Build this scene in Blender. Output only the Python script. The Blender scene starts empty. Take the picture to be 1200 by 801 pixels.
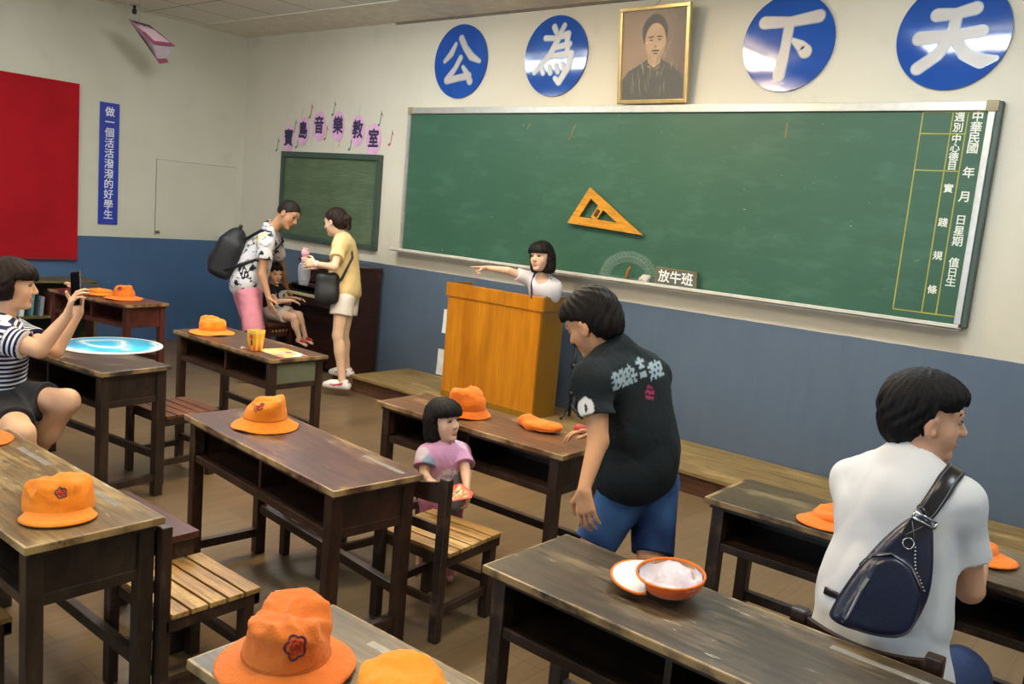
import bpy, bmesh, math, random
import numpy as np
from mathutils import Vector, Matrix, noise as mnoise

SC = bpy.context.scene
COL = SC.collection
R = math.radians
rng = random.Random(7)

# ------------------------------------------------------------------ camera, world, exposure
cam_d = bpy.data.cameras.new('camera')
cam = bpy.data.objects.new('camera', cam_d)
COL.objects.link(cam)
cam_d.sensor_width = 36.0
cam_d.sensor_fit = 'HORIZONTAL'
cam_d.lens = 30.301
cam_d.clip_start = 0.02
CR = Vector((0.76417641, 0.63895939, 0.08812095))
CU = Vector((-0.16148661, 0.05725935, 0.98521238))
CF = Vector((-0.62446496, 0.76710642, -0.14693963))
cam.matrix_world = Matrix(((CR.x, CU.x, -CF.x, 8.853), (CR.y, CU.y, -CF.y, -5.7257), (CR.z, CU.z, -CF.z, 1.70), (0, 0, 0, 1)))
SC.camera = cam

world = bpy.data.worlds.new('sky')
SC.world = world
world.use_nodes = True
wn = world.node_tree
wbg = wn.nodes['Background']
wbg.inputs['Color'].default_value = (0.55, 0.72, 1.0, 1)
wbg.inputs['Strength'].default_value = 1.0

SC.view_settings.view_transform = 'Standard'
SC.view_settings.look = 'None'
SC.view_settings.gamma = 1.0
SC.view_settings.use_curve_mapping = False
SC.view_settings.exposure = -0.42

CEIL_Z = 3.38
ROOM_X, ROOM_Y = 11.4, -8.8
WARM = (1.0, 0.80, 0.54)
COOL = (0.86, 0.95, 1.0)
# ceiling fittings: x, y, length x, length y, colour, strength
LIGHTS = [
    (3.0, -1.85, 1.2, 0.3, COOL, 62.0),
    (5.1, -1.85, 0.3, 1.2, WARM, 80.0),
    (7.3, -1.85, 1.2, 0.3, COOL, 62.0),
    (4.6, -4.15, 0.3, 1.2, WARM, 70.0),
    (1.6, -4.3, 1.2, 0.3, COOL, 34.0),
    (7.6, -4.4, 1.2, 0.3, WARM, 46.0),
    (3.6, -6.6, 1.2, 0.3, COOL, 30.0),
    (10.0, -3.0, 1.2, 0.3, COOL, 44.0),
]
# daylight through the window in the back wall
wl = bpy.data.lights.new('daylight', 'AREA')
wl.shape = 'RECTANGLE'; wl.size = 3.4; wl.size_y = 1.3
wl.energy = 150; wl.color = (0.72, 0.86, 1.0)
wlo = bpy.data.objects.new('daylight', wl)
wlo.location = (6.5, ROOM_Y + 0.06, 1.75)
wlo.rotation_euler = (R(90), 0, 0)
COL.objects.link(wlo)

# ------------------------------------------------------------------ materials
def lin(h):
    h = h.lstrip('#')
    out = []
    for i in (0, 2, 4):
        c = int(h[i:i+2], 16) / 255
        out.append(c/12.92 if c <= 0.04045 else ((c+0.055)/1.055)**2.4)
    return tuple(out)

MATS = {}
class NT:
    """small helper around a material node tree"""
    def __init__(s, name):
        s.m = bpy.data.materials.new(name); s.m.use_nodes = True
        s.t = s.m.node_tree; s.n = s.t.nodes; s.l = s.t.links
        s.b = s.n['Principled BSDF']
    def node(s, ty, **kw):
        n = s.n.new(ty)
        for k, v in kw.items():
            if k.startswith('i_'):
                n.inputs[int(k[2:]) if k[2:].isdigit() else k[2:].replace('_', ' ')].default_value = v
            else: setattr(n, k, v)
        return n
    def link(s, a, b): s.l.new(a, b)
    def coords(s, scale=(1, 1, 1), kind='Object'):
        tc = s.node('ShaderNodeTexCoord'); mp = s.node('ShaderNodeMapping')
        mp.inputs['Scale'].default_value = scale
        s.link(tc.outputs[kind], mp.inputs['Vector'])
        return mp.outputs['Vector']
    def noise(s, vec, scale, detail=4, rough=.55):
        n = s.node('ShaderNodeTexNoise'); n.inputs['Scale'].default_value = scale
        n.inputs['Detail'].default_value = detail; n.inputs['Roughness'].default_value = rough
        s.link(vec, n.inputs['Vector']); return n.outputs['Fac']
    def ramp(s, fac, a, b):
        r = s.node('ShaderNodeMapRange'); r.inputs['From Min'].default_value = a; r.inputs['From Max'].default_value = b
        s.link(fac, r.inputs['Value']); return r.outputs['Result']
    def mix(s, fac, a, b, mode='MIX'):
        m = s.node('ShaderNodeMix', data_type='RGBA', blend_type=mode)
        if isinstance(fac, (int, float)): m.inputs[0].default_value = fac
        else: s.link(fac, m.inputs[0])
        for i, c in ((6, a), (7, b)):
            if isinstance(c, tuple): m.inputs[i].default_value = c[:3] + (1,)
            else: s.link(c, m.inputs[i])
        return m.outputs[2]
    def math(s, op, a, b=0.0, c=None):
        m = s.node('ShaderNodeMath', operation=op)
        for i, v in enumerate((a, b) if c is None else (a, b, c)):
            if isinstance(v, (int, float)): m.inputs[i].default_value = v
            else: s.link(v, m.inputs[i])
        return m.outputs[0]
    def sep(s, vec):
        x = s.node('ShaderNodeSeparateXYZ'); s.link(vec, x.inputs[0]); return x.outputs
    def bump(s, h, strength=.2, dist=.01):
        b = s.node('ShaderNodeBump'); b.inputs['Strength'].default_value = strength; b.inputs['Distance'].default_value = dist
        s.link(h, b.inputs['Height']); s.link(b.outputs[0], s.b.inputs['Normal'])
    def out(s, col, rough=.5, spec=.5, metal=0.0):
        if isinstance(col, tuple): s.b.inputs['Base Color'].default_value = col[:3] + (1,)
        else: s.link(col, s.b.inputs['Base Color'])
        if isinstance(rough, (int, float)): s.b.inputs['Roughness'].default_value = rough
        else: s.link(rough, s.b.inputs['Roughness'])
        s.b.inputs['Specular IOR Level'].default_value = spec
        s.b.inputs['Metallic'].default_value = metal
        return s.m

def plain(name, hexc, rough=.5, var=.12, scale=8.0, metal=0.0, spec=.5, bump=0.0, bscale=60.0, bdist=.004):
    if name in MATS: return MATS[name]
    t = NT(name); c = lin(hexc)
    v = t.coords()
    f = t.ramp(t.noise(v, scale), .3, .7)
    d = tuple(x*(1-var) for x in c); e = tuple(min(1, x*(1+var)) for x in c)
    if bump: t.bump(t.noise(v, bscale, 4 if bdist < .01 else 1.2, .55 if bdist < .01 else .4), bump, bdist)
    MATS[name] = t.out(t.mix(f, d, e), rough, spec, metal)
    return MATS[name]

def emis(name, col, strength):
    t = NT(name)
    t.b.inputs['Base Color'].default_value = (.9, .9, .9, 1)
    t.b.inputs['Emission Color'].default_value = tuple(col) + (1,)
    t.b.inputs['Emission Strength'].default_value = strength
    MATS[name] = t.m
    return t.m

def wood(name, dark, mid, light, wear=.5, half=None, rough=.42, specks=0.0, grain=(1.5, 22, 22), wscale=3.0, spec=.5, edge='#a58a5c'):
    """old varnished wood: grain along local x, patches where the varnish has worn through, rubbed edges"""
    if name in MATS: return MATS[name]
    t = NT(name)
    v = t.coords(grain); o = t.coords()
    g = t.ramp(t.noise(v, 2.2, 7, .72), .36, .64)
    c = t.mix(g, tuple(x*.8 for x in lin(dark)), tuple(x*1.15 for x in lin(mid)))
    w1 = t.noise(t.coords((1, 2.2, 2.2)), wscale, 6, .62)
    w2 = t.noise(v, 5.0, 5, .7)
    wf = t.ramp(t.math('ADD', w1, t.math('MULTIPLY', t.math('SUBTRACT', w2, .5), .6)), .62 - .20*wear, .78 - .20*wear)
    stain = t.ramp(t.noise(t.coords((1.2, 3, 3)), 4.5, 6, .7), .52, .66)
    c = t.mix(t.math('MULTIPLY', stain, .55), c, tuple(x*.45 for x in lin(dark)))
    c = t.mix(t.math('MULTIPLY', wf, .85), c, lin(light))
    scr = t.ramp(t.noise(t.coords((3, 60, 60)), 3.0, 3, .5), .66, .74)
    c = t.mix(t.math('MULTIPLY', scr, .30), c, lin(light))
    if specks:
        sp = t.ramp(t.noise(t.coords((7, 46, 46)), 1.5, 5, .62), .66 - .05*specks, .71 - .05*specks)
        zone = t.ramp(t.noise(t.coords((2.2, 4, 4), 'Object'), 1.7, 3), .50, .60)
        c = t.mix(t.math('MULTIPLY', t.math('MULTIPLY', sp, zone), .8), c, lin('#c9c5b6'))
    if half:
        x, y, z = t.sep(o)[:3]
        ex = t.math('GREATER_THAN', t.math('ABSOLUTE', x), half[0]-.007)
        ey = t.math('GREATER_THAN', t.math('ABSOLUTE', y), half[1]-.007)
        e = t.math('MAXIMUM', ex, ey)
        e = t.math('MULTIPLY', e, t.ramp(t.noise(o, 9.0, 4), .40, .58))
        c = t.mix(t.math('MULTIPLY', e, .8), c, lin(edge))
    t.bump(t.noise(v, 4.0, 5, .6), .12, .004)
    rr = t.mix(wf, (rough,)*3, (min(.8, rough+.2),)*3)
    MATS[name] = t.out(c, .4, spec)
    t.link(rr, t.b.inputs['Roughness'])
    return MATS[name]

def vcol(name, rough=.6, spec=.3, cloth=True, sss=0.0):
    """colour painted per vertex where it belongs to the thing (prints, lips, patches)"""
    if name in MATS: return MATS[name]
    t = NT(name)
    a = t.node('ShaderNodeAttribute'); a.attribute_name = 'col'
    v = t.coords()
    f = t.ramp(t.noise(v, 14.0, 4), .3, .7)
    c = t.mix(f, a.outputs['Color'], t.mix(.10, a.outputs['Color'], (0, 0, 0)))
    if cloth: t.bump(t.math('ADD', t.math('MULTIPLY', t.noise(v, 13.0, 4, .6), 3.0), t.noise(v, 45.0, 5, .7)), .35, .008)
    MATS[name] = t.out(c, rough, spec)
    if sss:
        t.b.inputs['Subsurface Weight'].default_value = sss
        t.b.inputs['Subsurface Radius'].default_value = (.012, .005, .003)
    return MATS[name]

# ------------------------------------------------------------------ object helpers
def put(name, me, mat=None, parent=None, loc=None):
    o = bpy.data.objects.new(name, me)
    COL.objects.link(o)
    if mat is not None and len(me.materials) == 0: me.materials.append(mat)
    if parent is not None: o.parent = parent
    if loc is not None: o.location = loc
    return o

def tag(o, label, cat, group=None, kind=None):
    o['label'] = label; o['category'] = cat
    if group: o['group'] = group
    if kind: o['kind'] = kind
    return o

def thing(name, label, cat, loc=(0, 0, 0), rz=0.0, group=None):
    o = bpy.data.objects.new(name, None)
    o.empty_display_size = .1
    COL.objects.link(o)
    o.location = loc; o.rotation_euler = (0, 0, rz)
    return tag(o, label, cat, group)

def struct(name, me, mat, parent=None, label=None):
    o = put(name, me, mat, parent)
    o['kind'] = 'structure'
    if label: o['label'] = label
    return o

class MB:
    """collects boxes, bars, tubes, lathes and polygons into one mesh"""
    def __init__(s): s.v = []; s.f = []; s.sm = []
    def add(s, vs, fs, smooth=False):
        b = len(s.v); s.v += [tuple(p) for p in vs]
        s.f += [tuple(i+b for i in f) for f in fs]; s.sm += [smooth]*len(fs)
        return s
    def box(s, lo, hi, bev=0.0, M=None):
        bm = bmesh.new()
        bmesh.ops.create_cube(bm, size=1)
        for v in bm.verts:
            v.co = Vector([lo[i] + (v.co[i]+.5)*(hi[i]-lo[i]) for i in range(3)])
        if bev:
            bmesh.ops.bevel(bm, geom=list(bm.edges), offset=bev, segments=2, profile=.6, affect='EDGES')
        return s.frombm(bm, M, False)
    def frombm(s, bm, M=None, smooth=False):
        bm.verts.index_update()
        vs = [(M @ v.co) if M is not None else v.co.copy() for v in bm.verts]
        fs = [[v.index for v in f.verts] for f in bm.faces]
        bm.free()
        return s.add(vs, fs, smooth)
    def bar(s, a, b, w, d, bev=0.0, up=(0, 0, 1)):
        a = Vector(a); b = Vector(b); z = (b-a).normalized()
        u = Vector(up)
        if abs(z.dot(u)) > .95: u = Vector((1, 0, 0))
        x = u.cross(z).normalized(); y = z.cross(x)
        M = Matrix((x, y, z)).transposed().to_4x4(); M.translation = a
        return s.box((-w/2, -d/2, 0), (w/2, d/2, (b-a).length), bev, M)
    def tube(s, pts, r, n=10, closed=False, cap=True):
        pts = [Vector(p) for p in pts]; m = len(pts)
        rr = r if isinstance(r, (list, tuple)) else [r]*m
        t0 = (pts[1]-pts[0]).normalized()
        u = Vector((0, 0, 1)) if abs(t0.z) < .9 else Vector((1, 0, 0))
        vs = []
        for i, p in enumerate(pts):
            if closed: t = (pts[(i+1) % m]-pts[i-1]).normalized()
            else: t = (pts[min(i+1, m-1)]-pts[max(i-1, 0)]).normalized()
            x = (u - t*u.dot(t)).normalized(); y = t.cross(x); u = x
            vs += [p + (x*math.cos(2*math.pi*k/n) + y*math.sin(2*math.pi*k/n))*rr[i] for k in range(n)]
        fs = []
        for i in range(m if closed else m-1):
            j = (i+1) % m
            fs += [(i*n+k, i*n+(k+1) % n, j*n+(k+1) % n, j*n+k) for k in range(n)]
        if cap and not closed:
            fs += [tuple(range(n-1, -1, -1)), tuple((m-1)*n+k for k in range(n))]
        return s.add(vs, fs, True)
    def lathe(s, prof, n=32, M=None, closed=True):
        vs = []; fs = []; m = len(prof)
        for r, z in prof:
            vs += [Vector((r*math.cos(2*math.pi*k/n), r*math.sin(2*math.pi*k/n), z)) for k in range(n)]
        for i in range(m-1):
            fs += [(i*n+k, i*n+(k+1) % n, (i+1)*n+(k+1) % n, (i+1)*n+k) for k in range(n)]
        if closed:
            fs += [tuple(range(n-1, -1, -1)), tuple((m-1)*n+k for k in range(n))]
        if M is not None: vs = [M @ v for v in vs]
        return s.add(vs, fs, True)
    def prism(s, poly, z0, z1, M=None):
        n = len(poly)
        vs = [Vector((p[0], p[1], z0)) for p in poly] + [Vector((p[0], p[1], z1)) for p in poly]
        fs = [tuple(range(n-1, -1, -1)), tuple(range(n, 2*n))] + [(i, (i+1) % n, n+(i+1) % n, n+i) for i in range(n)]
        if M is not None: vs = [M @ v for v in vs]
        return s.add(vs, fs)
    def mesh(s, name):
        me = bpy.data.meshes.new(name)
        me.from_pydata([tuple(v) for v in s.v], [], s.f)
        me.polygons.foreach_set('use_smooth', s.sm)
        bm = bmesh.new(); bm.from_mesh(me)
        bmesh.ops.recalc_face_normals(bm, faces=bm.faces)
        bm.to_mesh(me); bm.free()
        me.update()
        return me
    def obj(s, name, mat, parent=None, loc=None): return put(name, s.mesh(name), mat, parent, loc)

def frame(o, x, y):
    """4x4 with local x, y axes and z = x cross y"""
    x = Vector(x).normalized(); y = Vector(y).normalized(); z = x.cross(y)
    M = Matrix((x, y, z)).transposed().to_4x4(); M.translation = Vector(o)
    return M
WALLF = lambda x, z, y=-.02: frame((x, y, z), (1, 0, 0), (0, 0, 1))        # on the front wall, facing the room
WALLL = lambda y, z, x=.02: frame((x, y, z), (0, 1, 0), (0, 0, 1))         # on the left wall

def text(name, body, M, size, mat, parent=None, bold=0.0, spacing=1.0, vertical=False, line=1.15, depth=.0012, sx=1.0):
    """lettering as flat thin mesh, centred on M"""
    mb_v = []; mb_f = []
    chars = list(body) if vertical else [body]
    k_ = bold*size
    shifts = [(0, 0)] if not bold else [(0, 0), (k_, 0), (-k_, 0), (0, k_), (0, -k_), (.7*k_, .7*k_), (-.7*k_, .7*k_), (.7*k_, -.7*k_), (-.7*k_, -.7*k_)]
    for i, ch in enumerate(chars):
        if ch == ' ': continue
        cu = bpy.data.curves.new(name, 'FONT'); cu.body = ch; cu.size = size
        cu.align_x = 'CENTER'; cu.align_y = 'CENTER'
        cu.space_character = spacing; cu.resolution_u = 4
        ob = bpy.data.objects.new(name, cu); COL.objects.link(ob)
        dg = bpy.context.evaluated_depsgraph_get()
        me = ob.evaluated_get(dg).to_mesh()
        dy = ((len(chars)-1)/2 - i)*size*line if vertical else 0
        cx = sum(v.co.x for v in me.vertices)/max(1, len(me.vertices))*0
        for j, (ox, oy) in enumerate(shifts):
            b = len(mb_v)
            mb_v += [M @ Vector(((v.co.x+ox)*sx, v.co.y+oy+dy, depth+j*.00004)) for v in me.vertices]
            mb_f += [tuple(k+b for k in p.vertices) for p in me.polygons]
        bpy.data.objects.remove(ob); bpy.data.curves.remove(cu)
    me = bpy.data.meshes.new(name)
    me.from_pydata([tuple(v) for v in mb_v], [], mb_f); me.update()
    return put(name, me, mat, parent)

def strokes(name, list_, M, mat, parent, s=1.0, grow=0.0, depth=.001):
    """brush lettering: each stroke is a list of (x, y, half width)"""
    mb = MB()
    for si, st in enumerate(list_):
        depth = depth+.00025
        pts = [(x*s, y*s, w*s+grow) for x, y, w in st]
        q = []
        for (x0, y0, w0), (x1, y1, w1) in zip(pts, pts[1:]):
            n = 6
            q += [(x0+(x1-x0)*k/n, y0+(y1-y0)*k/n, w0+(w1-w0)*k/n) for k in range(n)]
        q.append(pts[-1])
        L_, R_ = [], []
        for i, (x, y, w) in enumerate(q):
            a = q[max(0, i-1)]; b = q[min(len(q)-1, i+1)]
            dx, dy = b[0]-a[0], b[1]-a[1]; l = math.hypot(dx, dy) or 1
            L_.append((x-dy/l*w, y+dx/l*w)); R_.append((x+dy/l*w, y-dx/l*w))
        # build as strips so that bent strokes stay clean
        n = len(q)
        vs = [Vector((*p, depth)) for p in L_] + [Vector((*p, depth)) for p in R_]
        fs = [(i, n+i, n+i+1, i+1) for i in range(n-1)]
        mb.add([M @ v for v in vs], fs)
        for c_, pv in ((q[-1], q[-2]), (q[0], q[1])):
            k = 14
            mb.add([M @ Vector((c_[0]+c_[2]*math.cos(2*math.pi*j/k), c_[1]+c_[2]*math.sin(2*math.pi*j/k), depth+.0001)) for j in range(k)], [tuple(range(k))])
        for c_ in pts[1:-1]:
            k = 14
            mb.add([M @ Vector((c_[0]+c_[2]*math.cos(2*math.pi*j/k), c_[1]+c_[2]*math.sin(2*math.pi*j/k), depth+.0001)) for j in range(k)], [tuple(range(k))])
    return mb.obj(name, mat, parent)
# ------------------------------------------------------------------ smooth bodies: blended tapered limbs meshed as one surface
A = lambda p: np.array(p, dtype=np.float64)
def unit(v): v = A(v); return v/(np.linalg.norm(v)+1e-12)

class Body:
    def __init__(s): s.ops = []; s.disp = None
    def _add(s, op, fn, c, r, k, col): s.ops.append((op, fn, A(c), r, k, col)); return s
    def cap(s, a, b, ra, rb, k=.02, col=None, op='u', flat=None):
        a = A(a); b = A(b); ba = b-a; bb = max(ba@ba, 1e-9)
        nb = ba/math.sqrt(bb)
        def fn(P):
            t = np.clip(((P-a)@ba)/bb, 0, 1)
            d = np.linalg.norm(P-a-t[..., None]*ba, axis=-1)-(ra+(rb-ra)*t)
            if flat is not None: d = np.maximum(d, (P-b)@nb-flat)
            return d
        return s._add(op, fn, (a+b)/2, math.sqrt(bb)/2+max(ra, rb), k, col)
    def ell(s, c, X, r, k=.02, col=None, op='u'):
        c = A(c); X = A(X); r = A(r)
        def fn(P):
            q = (P-c)@X.T
            k0 = np.linalg.norm(q/r, axis=-1); k1 = np.linalg.norm(q/(r*r), axis=-1)
            return np.where(k1 > 1e-6, k0*(k0-1)/np.maximum(k1, 1e-6), -r.min())
        return s._add(op, fn, c, r.max(), k, col)
    def rbox(s, c, X, h, rd, k=.01, col=None, op='u'):
        c = A(c); X = A(X); h = A(h)-rd
        def fn(P):
            q = np.abs((P-c)@X.T)-h
            return np.linalg.norm(np.maximum(q, 0), axis=-1)+np.minimum(q.max(-1), 0)-rd
        return s._add(op, fn, c, float(np.linalg.norm(h))+rd, k, col)
    def plane(s, p, n, k=.004):
        """keep the side the normal points away from"""
        p = A(p); n = unit(n)
        return s._add('i', lambda P: (P-p)@n, p, 1e9, k, None)
    def func(s, fn, k=.004, op='i'): return s._add(op, fn, A((0, 0, 0)), 1e9, k, None)
    def eval(s, P, bc, hd):
        D = np.full(P.shape[:-1], 1.0)
        for op, fn, c, r, k, col in s.ops:
            m = (np.linalg.norm(bc-c, axis=-1)-r) < hd+k+.03 if r < 1e8 else np.ones(len(bc), bool)
            if not m.any(): continue
            d = fn(P[m]); a = D[m]
            if op == 'u':
                h = np.maximum(k-np.abs(a-d), 0)/k
                D[m] = np.minimum(a, d)-h*h*k*.25
            else:
                if op == 's': d = -d
                h = np.maximum(k-np.abs(a-d), 0)/k
                D[m] = np.maximum(a, d)+h*h*k*.25
        if s.disp is not None: D = D+s.disp(P)
        return D
    def colours(s, V, base):
        C_ = np.tile(A(base), (len(V), 1)); best = np.full(len(V), 1e9)
        for op, fn, c, r, k, col in s.ops:
            if op != 'u': continue
            d = fn(V); m = d < best
            best[m] = d[m]
            C_[m] = A(base if col is None else col)
        return C_
    def mesh(s, h):
        """sparse surface nets"""
        us = [(c, r) for op, fn, c, r, k, col in s.ops if op == 'u']
        lo = np.min([c-r for c, r in us], 0)-4*h; hi = np.max([c+r for c, r in us], 0)+4*h
        n = 8; bs = n*h
        nb = np.ceil((hi-lo)/bs).astype(int)
        G = np.stack(np.meshgrid(*[np.arange(x) for x in nb], indexing='ij'), -1).reshape(-1, 3)
        bc = lo+(G+.5)*bs; hd = bs*.5*math.sqrt(3)
        D0 = s.eval(bc[:, None, :], bc, hd)[:, 0]
        act = np.abs(D0) < hd*1.5+.006
        G = G[act]; bc = bc[act]
        off = np.stack(np.meshgrid(*[np.arange(n+1)]*3, indexing='ij'), -1)
        dims = nb*n+1
        VS, IDS, QA = [], [], []
        def key(c): return (c[..., 0]*dims[1]+c[..., 1])*dims[2]+c[..., 2]
        for st in range(0, len(G), 1500):
            g = G[st:st+1500]
            gi = g[:, None, None, None, :]*n+off[None]
            P = lo+gi*h
            B = len(g)
            D = s.eval(P.reshape(B, -1, 3), bc[st:st+1500], hd).reshape(B, n+1, n+1, n+1)
            S = D < 0
            c8 = [(i, j, k) for i in (0, 1) for j in (0, 1) for k in (0, 1)]
            sub = lambda a, o: a[:, o[0]:o[0]+n, o[1]:o[1]+n, o[2]:o[2]+n]
            cnt = sum(sub(S, o).astype(np.int8) for o in c8)
            am = (cnt > 0) & (cnt < 8)
            ix = np.argwhere(am)
            if len(ix):
                vals = np.stack([sub(D, o)[am] for o in c8], -1)
                acc = np.zeros((len(ix), 3)); nn = np.zeros(len(ix))
                for a in range(8):
                    for ax in range(3):
                        if c8[a][ax]: continue
                        o2 = list(c8[a]); o2[ax] = 1; b = c8.index(tuple(o2))
                        va, vb = vals[:, a], vals[:, b]; m = (va < 0) != (vb < 0)
                        t = np.where(m, va/np.where(m, va-vb, 1), 0)
                        p = np.tile(np.array(c8[a], float), (len(ix), 1)); p[:, ax] += t
                        acc[m] += p[m]; nn[m] += 1
                cell = g[ix[:, 0]]*n+ix[:, 1:]
                VS.append(lo+(cell+acc/nn[:, None])*h); IDS.append(key(cell))
            for ax in range(3):
                sl = [slice(None)]+[slice(0, n)]*3; sl2 = list(sl); sl2[ax+1] = slice(1, n+1)
                s0, s1 = S[tuple(sl)], S[tuple(sl2)]
                m = np.argwhere(s0 != s1)
                if not len(m): continue
                gp = g[m[:, 0]]*n+m[:, 1:]
                e1 = np.zeros(3, int); e2 = np.zeros(3, int)
                e1[(ax+1) % 3] = 1; e2[(ax+2) % 3] = 1
                q = np.stack([key(gp-e1-e2), key(gp-e2), key(gp), key(gp-e1)], -1)
                fl = s0[tuple(m.T)]
                q[~fl] = q[~fl][:, ::-1]
                QA.append(q)
        V = np.concatenate(VS); I = np.concatenate(IDS)
        I, ui = np.unique(I, return_index=True); V = V[ui]
        Q = np.concatenate(QA)
        pos = np.clip(np.searchsorted(I, Q), 0, len(I)-1)
        ok = (I[pos] == Q).all(1)
        return V, pos[ok]

def np_mesh(name, V, Q, cols=None, attr=None, smooth=True):
    me = bpy.data.meshes.new(name)
    n, m = len(V), len(Q)
    me.vertices.add(n); me.vertices.foreach_set('co', np.asarray(V, np.float32).ravel())
    me.loops.add(m*4); me.loops.foreach_set('vertex_index', np.asarray(Q, np.int32).ravel())
    me.polygons.add(m); me.polygons.foreach_set('loop_start', np.arange(0, m*4, 4, dtype=np.int32))
    me.polygons.foreach_set('use_smooth', np.ones(m, bool) if smooth else np.zeros(m, bool))
    me.update(calc_edges=True); me.validate()
    if cols is not None:
        a = me.attributes.new('col', 'FLOAT_COLOR', 'POINT')
        a.data.foreach_set('color', np.concatenate([cols, np.ones((n, 1))], 1).astype(np.float32).ravel())
    if attr is not None:
        a = me.attributes.new('sv', 'FLOAT', 'POINT')
        a.data.foreach_set('value', np.asarray(attr, np.float32))
    return me

def wob(P, f, seed=0):
    """cheap smooth noise in -1..1"""
    r = np.random.RandomState(seed); o = 0
    for i in range(5):
        k = r.normal(size=3); k = k/np.linalg.norm(k)*f*(.7+.25*i)
        o = o+np.sin(P@k+r.uniform(0, 6.28))*(1/(1+.35*i))
    return o/2.6

def sdf_obj(name, B, h, base, mat, parent=None, cols=None, attr=None, origin=None):
    V, Q = B.mesh(h)
    c = B.colours(V, base) if cols is None else cols(V)
    a = attr(V) if attr is not None else None
    V2 = V if origin is None else V-A(origin)
    return put(name, np_mesh(name, V2, Q, c, a), mat, parent, None if origin is None or parent is not None else tuple(origin))
# ------------------------------------------------------------------ the room
def wall_mat(name, horiz, cream, cream2, blue, blue2, scuff):
    """cream paint above, blue gloss dado up to 1.10 m"""
    t = NT(name)
    o = t.coords(); x, y, z = t.sep(o)[:3]
    big = t.ramp(t.noise(o, .8, 4), .3, .7)
    smudge = t.ramp(t.noise(o, 2.6, 6, .65), .56, .78)
    c = t.mix(big, lin(cream), lin(cream2))
    c = t.mix(t.math('MULTIPLY', smudge, .26), c, lin('#8d8a7c'))
    b = t.mix(big, lin(blue), lin(blue2))
    st = t.noise(t.coords((7, 7, 1.2)), 1.5, 4, .6)
    b = t.mix(t.math('MULTIPLY', t.ramp(st, .45, .75), .25), b, lin('#3d5068'))
    # chalk and chipped paint near the floor and in patches
    ch = t.ramp(t.noise(o, 5.0, 8, .72), .645, .70)
    lowz = t.ramp(z, .75, .15)
    b = t.mix(t.math('MULTIPLY', t.math('MULTIPLY', ch, t.math('ADD', t.math('MULTIPLY', lowz, .5), .10)), scuff), b, lin('#b9b49f'))
    ln = t.math('ADD', z, t.math('MULTIPLY', t.math('SUBTRACT', t.noise(o, 3.0), .5), .012))
    f = t.math('LESS_THAN', ln, 1.102)
    col = t.mix(f, c, b)
    t.bump(t.noise(o, 30, 5), .08, .004)
    rr = t.mix(f, (.62,)*3, (.42,)*3)
    t.link(rr, t.b.inputs['Roughness'])
    t.link(col, t.b.inputs['Base Color'])
    return t.m

m_wall_front = wall_mat('front wall paint', 0, '#d0cbbb', '#c6c0ae', '#566576', '#4f5e70', 1.4)
m_wall_left = wall_mat('left wall paint', 1, '#c6c6b6', '#bab9a8', '#405d81', '#3a567a', 1.1)
m_wall_other = wall_mat('other wall paint', 1, '#d6d4c6', '#cfccba', '#4d6d92', '#48678c', .8)

def wall_box(name, lo, hi, mat): return struct(name, MB().box(lo, hi).mesh(name), mat)
wall_box('wall_front', (-.2, 0, 0), (ROOM_X+.2, .2, CEIL_Z+.1), m_wall_front)
wall_box('wall_left', (-.2, ROOM_Y-.2, 0), (0, 0, CEIL_Z+.1), m_wall_left)
wall_box('wall_right', (ROOM_X, ROOM_Y-.2, 0), (ROOM_X+.2, 0, CEIL_Z+.1), m_wall_other)
mb = MB()   # back wall with a wide window opening
mb.box((0, ROOM_Y-.2, 0), (4.7, ROOM_Y, CEIL_Z+.1)); mb.box((8.3, ROOM_Y-.2, 0), (ROOM_X, ROOM_Y, CEIL_Z+.1))
mb.box((4.7, ROOM_Y-.2, 0), (8.3, ROOM_Y, 1.05)); mb.box((4.7, ROOM_Y-.2, 2.45), (8.3, ROOM_Y, CEIL_Z+.1))
struct('wall_back', mb.mesh('wall_back'), m_wall_other)
win = thing('window_1', 'wide wood framed window in the back wall', 'window', (6.5, ROOM_Y-.1, 1.05)); win['kind'] = 'structure'
m_white = plain('white paint', '#d9d8d0', .5)
mb = MB()
for x in (-1.8, -.6, .6, 1.8): mb.box((x-.03, -.04, 0), (x+.03, .04, 1.4))
for z in (0, 1.34): mb.box((-1.8, -.04, z), (1.8, .04, z+.06))
mb.obj('window_frame', m_white, win)
tg = NT('window glass'); tg.b.inputs['Transmission Weight'].default_value = 1; tg.b.inputs['Roughness'].default_value = 0; tg.b.inputs['IOR'].default_value = 1.1
MB().box((-1.78, -.004, .05), (1.78, .004, 1.35)).obj('glass_pane', tg.m, win)

# floor: laminate boards running towards the front wall
t = NT('floor laminate')
o = t.coords()
br = t.node('ShaderNodeTexBrick', offset=.37)
mp = t.node('ShaderNodeMapping'); mp.inputs['Rotation'].default_value = (0, 0, R(90))
t.link(o, mp.inputs['Vector']); t.link(mp.outputs[0], br.inputs['Vector'])
br.inputs['Color1'].default_value = lin('#69553b')+(1,); br.inputs['Color2'].default_value = lin('#735e42')+(1,)
br.inputs['Mortar'].default_value = lin('#4a3c2c')+(1,)
br.inputs['Scale'].default_value = 1; br.inputs['Brick Width'].default_value = 1.22; br.inputs['Row Height'].default_value = .165
br.inputs['Mortar Size'].default_value = .0016; br.inputs['Mortar Smooth'].default_value = .1; br.inputs['Bias'].default_value = 0
gr = t.ramp(t.noise(t.coords((18, 1.1, 1)), 2.0, 7, .74), .36, .66)
c = t.mix(gr, br.outputs['Color'], t.mix(.42, br.outputs['Color'], lin('#3d2e1d')))
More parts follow.
